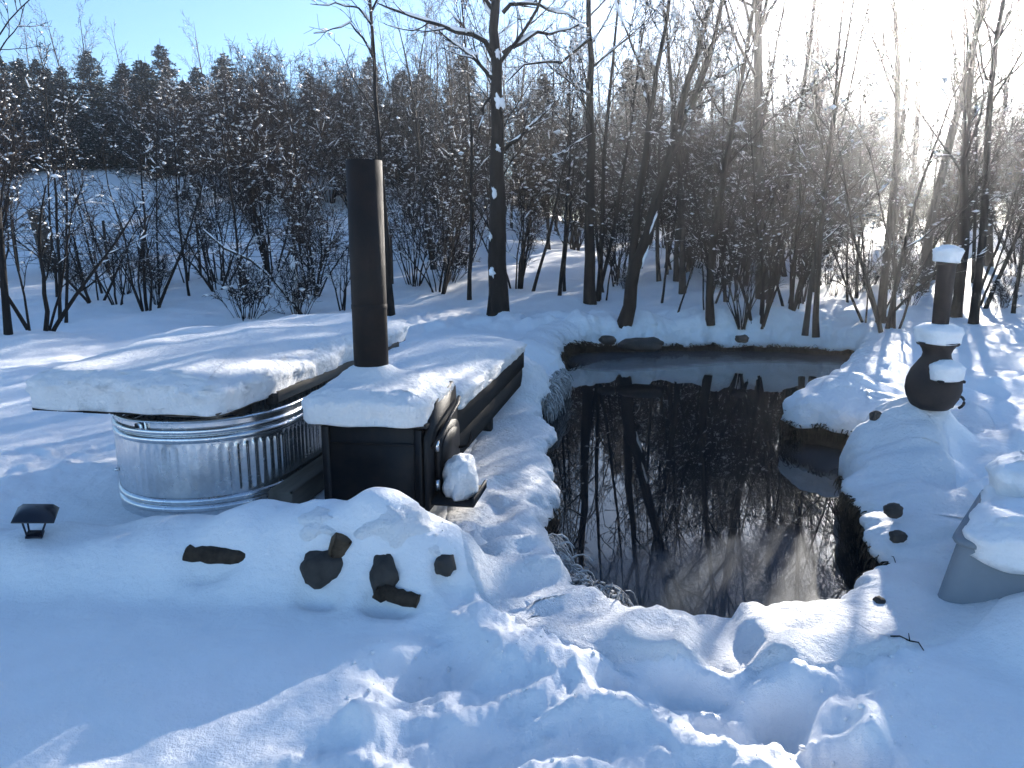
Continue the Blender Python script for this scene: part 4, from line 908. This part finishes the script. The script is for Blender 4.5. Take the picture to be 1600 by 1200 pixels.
# trees one can tell apart, left to right
for a in (
    (THIN[2], "bare_sapling", 12, 522, .3, 1.0, "dark crooked sapling at the far left edge", "tree"),
    (STEMS[3], "stem_clump", 58, 516, 1.0, 1.0, "forked thin stems right of the crooked sapling, left edge", "shrub"),
    (THIN[0], "bare_sapling", 92, 502, 2.1, .8, "thin straight sapling in front of the leaning fence post", "tree"),
    (THIN[1], "bare_sapling", 100, 503, -.3, .85, "curving sapling leaning right, just right of the fence post", "tree"),
    (STEMS[1], "stem_clump", 232, 484, 2.0, 1.05, "forked dark stems in open snow left of the big shrub", "shrub"),
    (THIN[3], "bare_sapling", 296, 462, .8, 1.1, "short thin sapling on the slope left of the dense shrub", "tree"),
    (STEMS[3], "stem_clump", 186, 476, 3.6, .75, "low sparse stems left of the forked dark stems", "shrub"),
    (STEMS[2], "stem_clump", 385, 498, .4, 1.15, "dense fan of low fine stems behind the tank lid", "shrub"),
    (SHRUB[0], "bushy_shrub", 425, 425, .6, 1.12, "broad brown shrub with snow flecks, left of the chimney", "shrub"),
    (SHRUB[1], "bushy_shrub", 488, 462, 2.6, .85, "snow dusted arching shrub close to the stove chimney", "shrub"),
    (SHRUB[3], "bushy_shrub", 345, 440, 1.6, .78, "dark twiggy shrub touching the broad brown shrub on its left", "shrub"),
    (SHRUB[2], "bushy_shrub", -20, 440, 4.0, .95, "tall tangled shrub behind the crooked sapling, left edge", "shrub"),
    (STEMS[3], "stem_clump", 150, 470, 5.0, 1.0, "spreading forked stems in the middle of the left slope", "shrub"),
    (STEMS[2], "stem_clump", 465, 492, 2.4, 1.0, "low fan of stems at the foot of the snow plastered trunk", "shrub"),
    (STEMS[0], "stem_clump", 648, 446, .2, 1.25, "upright fan of dark stems between chimney and thick trunk", "shrub"),
    (STEMS[2], "stem_clump", 700, 440, 1.2, 1.3, "low snowy fan of stems left of the thick trunk", "shrub"),
    (THIN[0], "bare_sapling", 873, 462, 1.7, 1.0, "thin pole sapling between thick trunk and dark trunk", "tree"),
    (THIN[2], "bare_sapling", 934, 468, .9, 1.15, "slender trunk touching the straight dark trunk on its right", "tree"),
    (STEMS[3], "stem_clump", 962, 446, 2.2, .8, "small forked stem just left of the leaning tree", "shrub"),
    (THIN[3], "bare_sapling", 1033, 474, 2.8, 1.0, "short forked sapling right of the leaning tree", "tree"),
    (TREE[1], "bare_tree", 1067, 458, .5, .85, "grey trunk with a crooked shoot at its foot, centre right", "tree"),
    (THIN[1], "bare_sapling", 1055, 492, .2, .55, "small crooked shoot at the foot of the grey trunk", "tree"),
    (TREE[3], "bare_tree", 1111, 486, 1.4, .95, "slim dark trunk with stems at its foot, right of centre", "tree"),
    (STEMS[1], "stem_clump", 1103, 480, 2.9, 1.0, "dark stems sprouting at the foot of the slim dark trunk", "shrub"),
    (TREE[2], "bare_tree", 1194, 466, 2.2, 1.0, "stout grey trunk standing behind the far bank, right half", "tree"),
    (STEMS[0], "stem_clump", 1160, 498, .9, .9, "tangle of thin stems left of the stout grey trunk", "shrub"),
    (STEMS[1], "stem_clump", 1186, 494, 4.0, 1.0, "crossing thin stems before the stout grey trunk", "shrub"),
    (TREE[5], "bare_tree", 1259, 506, -.4, .72, "left of the two thin trunks by the far right bank", "tree"),
    (TREE[3], "bare_tree", 1276, 509, .1, .70, "right of the two thin trunks by the far right bank", "tree"),
    (SHRUB[2], "bushy_shrub", 1235, 480, 1.9, .75, "leaning bundle of fine stems behind the two thin trunks", "shrub"),
    (TREE[4], "bare_tree", 1376, 505, 1.1, .8, "grey trunk with a stub leg left of the chiminea flue", "tree"),
    (STEMS[3], "stem_clump", 1360, 505, .3, .9, "slanting thin stem at the foot of the grey trunk by chiminea", "shrub"),
    (STEMS[1], "stem_clump", 1392, 515, 5.2, 1.15, "bundle of stems leaning right towards the chiminea flue", "shrub"),
    (TREE[2], "bare_tree", 1441, 455, .2, .85, "thick hazy trunk just behind the chiminea flue", "tree"),
    (TREE[0], "bare_tree", 1494, 496, 2.7, .78, "left of the paired trunks right of the chiminea flue", "tree"),
    (TREE[4], "bare_tree", 1521, 506, 3.3, .78, "right of the paired trunks right of the chiminea flue", "tree"),
    (THIN[1], "bare_sapling", 1532, 482, .1, 1.2, "dark sapling leaning right near the right edge", "tree"),
    (THIN[0], "bare_sapling", 1584, 490, 2.0, .9, "thin upright sapling at the far right edge", "tree"),
    (TREE[2], "bare_tree", 1546, 415, 1.3, .8, "hazy stout trunk far back near the right edge", "tree"),
):
    place(a[1], a[0], a[2], a[3], a[4], a[5], a[6], a[7])
# snow plastered stump-like stem and the fallen pole by the big shrub
b0 = on_ground(464, 489)
t_ = thing("snowy_stub", tuple(b0), 0, "short trunk plastered white with snow, left of the chimney", "tree stump")
g = Geo(); tube(g, [(0, 0, -.1), (.02, 0, .5), (-.02, .03, 1.15)], [.07, .06, .045], 9); g.build("trunk", M['bark'], t_)
g = Geo(); tube(g, [(-.01, -.03, 0), (.02, -.03, .2), (-.02, -.035, .4), (.015, -.03, .6), (-.02, -.03, .8), (-.01, -.02, 1.0), (-.03, -.02, 1.12)], [.10, .065, .075, .055, .062, .045, .02], 9); g.build("snow_coat", M['snow_crust'], t_)
b1 = on_ground(472, 493); P = local_path([(472, 493), (430, 440), (395, 408), (350, 388), (318, 360)], [b1[1], b1[1]+.3, b1[1]+.5, b1[1]+.7, b1[1]+.9], 10)-b1
t_ = thing("fallen_pole", tuple(b1), 0, "bowed dead pole slanting into the broad shrub, snow along it", "branch")
g = Geo(); tube(g, P, list(np.linspace(.035, .018, 10)), 7); g.build("stem", M['bark_grey'], t_)
g = Geo(); tube(g, P[1:]+np.array([0, 0, .028]), list(np.linspace(.026, .012, 9)), 6); g.build("snow_ridge", M['snow_bough'], t_)

# background wood: individuals first, then the far mass
rg = np.random.default_rng(77)
def in_gap(x, y):
    for (gx, gy, w_) in ((-5.6, 9.2, 1.25), (-.5, 3.4, .45), (1.2, 2.0, .4)):
        dx, dy = x-gx, y-gy; t_ = dx*S.x+dy*S.y; lat = abs(dx*S.y-dy*S.x)/math.cos(SUN_EL)
        if t_ > 3 and lat < w_: return True
    return False
def clear(x, y): return not (-.8 < x < 6.6 and y < 14.2)
def az(x, y): return 800+FPX*x/(y*math.cos(PITCH)+1)
n = 0
while n < 36:                                       # middle distance trees right of the slope
    y = rg.uniform(16.5, 30); x = rg.uniform(-.25*y, .95*y)
    px = az(x, y)
    if (px < 640 and rg.uniform() < .6) or in_gap(x, y): continue
    i = int(rg.integers(0, 6))
    sc_ = min(1.2, ((.31 if x > .2*y else .26)*y+1.0-.6*zland(x, y)+rg.uniform(-.8, 1.3))/(10.5, 9.5, 12, 8.5, 11, 9)[i])
    plant("bare_tree", TREE[i], (x, y, zland(x, y)-.03), rg.uniform(0, 6.28), sc_, "bare winter tree in the wood beyond the pond", "tree", "bare trees in the wood beyond the pond", (rg.normal(0, .04), rg.normal(0, .04))); n += 1
n = 0
while n < 44:
    y = rg.uniform(17, 30); x = rg.uniform(-.12*y, .95*y)
    if in_gap(x, y) and y > 22: continue
    i = int(rg.integers(0, 4))
    plant("bushy_shrub", SHRUB[i], (x, y, zland(x, y)-.03), rg.uniform(0, 6.28), rg.uniform(.7, 1.15), "brown twiggy shrub flecked with snow under the wood", "shrub", "shrubs under the wood beyond the pond"); n += 1
for k in range(26):                                 # shrubs at the head of the left slope
    y = rg.uniform(29, 36); px = rg.uniform(270, 620) if k < 20 else rg.uniform(-60, 60); x = (px-800)/FPX*y*1.02
    plant("bushy_shrub", SHRUB[int(rg.integers(0, 4))], (x, y, zland(x, y)-.03), rg.uniform(0, 6.28), rg.uniform(.85, 1.25), "brown twiggy shrub flecked with snow on the left slope", "shrub", "shrubs on the left slope")
for k in range(26):
    y = rg.uniform(15.0, 21); x = rg.uniform(-.80*y, -.22*y)
    ms = (STEMS+THIN)[int(rg.integers(0, 8))]
    plant("stem_clump", ms, (x, y, zland(x, y)-.03), rg.uniform(0, 6.28), rg.uniform(.45, .85), "thin dark stems on the snowy left slope", "shrub", "thin stems on the left slope")
for k in range(34):
    y = rg.uniform(13.8, 18); x = rg.uniform(.12*y, .85*y)
    if not clear(x, y): continue
    ms = (STEMS+THIN)[int(rg.integers(0, 8))]
    plant("stem_clump", ms, (x, y, zland(x, y)-.03), rg.uniform(0, 6.28), rg.uniform(.4, .85), "thin dark stems among the trunks beyond the pond", "shrub", "thin stems beyond the pond")
n = 0
while n < 36:
    y = rg.uniform(14.2, 23); x = rg.uniform(-.10*y, .80*y)
    if not clear(x, y) or (in_gap(x, y) and y > 17): continue
    plant("bare_sapling", THIN[int(rg.choice([0, 0, 2, 2, 1]))], (x, y, zland(x, y)-.03), rg.uniform(0, 6.28), rg.uniform(.85, 1.35), "slender bare pole sapling among the trunks beyond the pond", "tree", "slender saplings beyond the pond", (rg.normal(0, .05), rg.normal(0, .05))); n += 1
# conifers along the skyline: (px of the tip, py of the tip, distance, variant)
for (px, py, Y, v, lab) in (
    (20, 85, 40, 1, "snowy conifer at the far left of the skyline"), (70, 95, 42, 3, "second conifer from the left on the skyline"), (135, 68, 43, 1, "conifer left of the skyline gap, tip among bare twigs"),
    (190, 88, 41, 0, "blunt snowy conifer left of the tall pointed one"), (222, 112, 40, 3, "small conifer at the left foot of the tall pointed one"), (249, 58, 41, 0, "tall pointed conifer on the left skyline"),
    (284, 118, 41, 3, "low conifer just right of the tall pointed one"), (306, 95, 42, 1, "narrow conifer left of the dark topped one"), (348, 72, 41, 1, "dark topped conifer between sky gaps"),
    (388, 135, 39, 3, "low conifer right of the dark topped one"), (628, 98, 34, 2, "conifer right of the chimney top, tip against sky"), (660, 95, 36, 1, "second conifer right of the chimney top"),
    (590, 150, 36, 3, "low conifer half hidden by the chimney top"), (722, 72, 38, 1, "conifer just left of the thick trunk"), (1010, 58, 38, 2, "conifer tip behind the leaning tree"), (983, 75, 39, 0, "smaller conifer left of the tip behind the leaning tree"),
    (850, 100, 37, 2, "conifer between thick trunk and dark trunk"), (1180, 90, 40, 0, "hazy conifer in the wood right of the leaning tree")):
    p = at_depth(px, py, Y); z0 = zland(p[0], Y); hh = max(3.0, p[2]-z0); base_h = (7.5, 6.5, 8.5, 5.5)[v]; s_ = hh/base_h
    plant("conifer", FIR[v], (p[0], Y, z0-.05), rg.uniform(0, 6.28), (max(.8, min(1.25, s_**.6))*1.1, max(.8, min(1.25, s_**.6))*1.1, s_), lab, "conifer")
for k in range(64):
    y = rg.uniform(36, 46); x = -.78*y+k/64*.62*y+rg.normal(0, .5)
    plant("conifer", FIR[int(rg.integers(0, 4))], (x, y, zland(x, y)-.05), rg.uniform(0, 6.28), (lambda q_: (q_*1.25, q_*1.25, q_))(rg.uniform(.46, .74)), "dark snowy conifer in the stand on the left slope", "conifer", "conifers on the left slope")
# far wood reading as one mass
gt, gk = Geo(), Geo()
FAR = [bare_tree(400+i, h, .09, 16, 5, 4, 0, .25, .2, 40, 0, .009) for i, h in enumerate((9, 11, 12.5))]
FS = [shrub(420+i, h, 9, 7, 5, 4, 0, .6, .03, .2, 150, .0105, (.015, .06)) for i, h in enumerate((4.5, 5.5))]
FC = conifer(440, 8, 2.0, 200)
FD = [{k: (d[k].verts(), d[k].polys()) for k in d} for d in FAR+FS+[FC]]
gw, gn, gsn = Geo(), Geo(), Geo()
for k in range(175):
    y = rg.uniform(30, 56); x = rg.uniform(-.12*y, 1.0*y) if k < 150 else rg.uniform(-.85*y, .1*y)
    i = int(rg.choice([0, 1, 2, 3, 4, 5], p=[.17, .15, .13, .23, .22, .10])); 
    if k >= 150: i = int(rg.choice([0, 1, 3])); y = rg.uniform(44, 52)
    if in_gap(x, y): continue
    hm = (9, 11, 12.5, 4.5, 5.5, 8)[i]; s_ = min(rg.uniform(.95, 1.25), ((.285 if i < 3 else .2)*y+1.2-zland(x, y)+rg.uniform(-1, 1))/hm); Rm = rotz(rg.uniform(0, 6.28))*s_; o_ = np.array([x, y, zland(x, y)-.05])
    for part, gg in (('trunk', gw), ('crown', gn if i == 5 else gw), ('snow', gsn)):
        Vv, ps = FD[i][part]; n0 = gg.n; gg.add(Vv @ Rm.T+o_)
        for p_ in ps: (gg.Q if p_.shape[1] == 4 else gg.T).append(p_+n0)
fw = thing("far_wood", (10, 45, 0), 0, "distant bare wood filling the background behind the pond", "wood"); fw["kind"] = "stuff"
for nm, gg, mm in (("branches", gw, M['twig']), ("needles", gn, M['needle']), ("snow_on_branches", gsn, M['snow_bough'])):
    Vv = gg.verts()-np.array([10, 45, 0]); o = obj(nm, Vv, gg.polys(), mm, fw, False); o["kind"] = "stuff"

# ------------------------------------------------------------------ wire fence on the left slope
fp = on_ground(82, 424)
t_ = thing("fence_post", tuple(fp), 0, "thick grey weathered fence post leaning left on the slope", "fence post", rot=(0, math.radians(-9), .3))
g = Geo(); tube(g, [(0, 0, -.3), (0, 0, .6), (.01, 0, 1.62)], [.19, .185, .18], 10); o = g.build("post", M['wood'], t_)
wf = thing("wire_fence", (0, 19.0, 0), 0, "sagging wire fence strung through the stems on the left slope", "fence")
fx = np.linspace(-15.5, -3.0, 40); fy = 19.2-.10*(fx+9)
for k in range(7):
    zz = np.array([zland(a, b) for a, b in zip(fx, fy)])+.18+.17*k; sag = .05*np.sin((fx+15.5)/2.5*PI)**2
    g = Geo(); V, Q = tubes(np.column_stack([fx, fy-19.0, zz-sag])[None], np.full((1, 40), .006), 4); g.add(V, Q); g.build("wire", M['wire'], wf)
for a in np.arange(-15.5, -2.9, 2.5):
    b_ = 19.2-.10*(a+9); z = zland(a, b_); g = Geo(); tube(g, [(a, b_-19.0, z-.2), (a, b_-19.0, z+1.35)], .035, 7); g.build("post", M['bark_grey'], wf)

# ------------------------------------------------------------------ haze volume added for the veiling glare towards the sun
hz, nt, b = mat("glare_haze"); nt.nodes.remove(b); pv = node(nt, "ShaderNodeVolumePrincipled")
pv.inputs["Color"].default_value = (.93, .95, 1, 1); pv.inputs["Density"].default_value = .0019; pv.inputs["Anisotropy"].default_value = .87
nt.links.new(pv.outputs[0], nt.nodes["Material Output"].inputs["Volume"])
g = Geo(); x0, x1, y0, y1, z0, z1 = -155, 155, -155, 155, -2.3, 22
g.add([(x0, y0, z0), (x1, y0, z0), (x1, y1, z0), (x0, y1, z0), (x0, y0, z1), (x1, y0, z1), (x1, y1, z1), (x0, y1, z1)], [[3, 2, 1, 0], [4, 5, 6, 7], [0, 1, 5, 4], [1, 2, 6, 5], [2, 3, 7, 6], [3, 0, 4, 7]])
hb = g.build("haze", hz, None, False); tag(hb, kind="stuff"); hb.visible_shadow = True
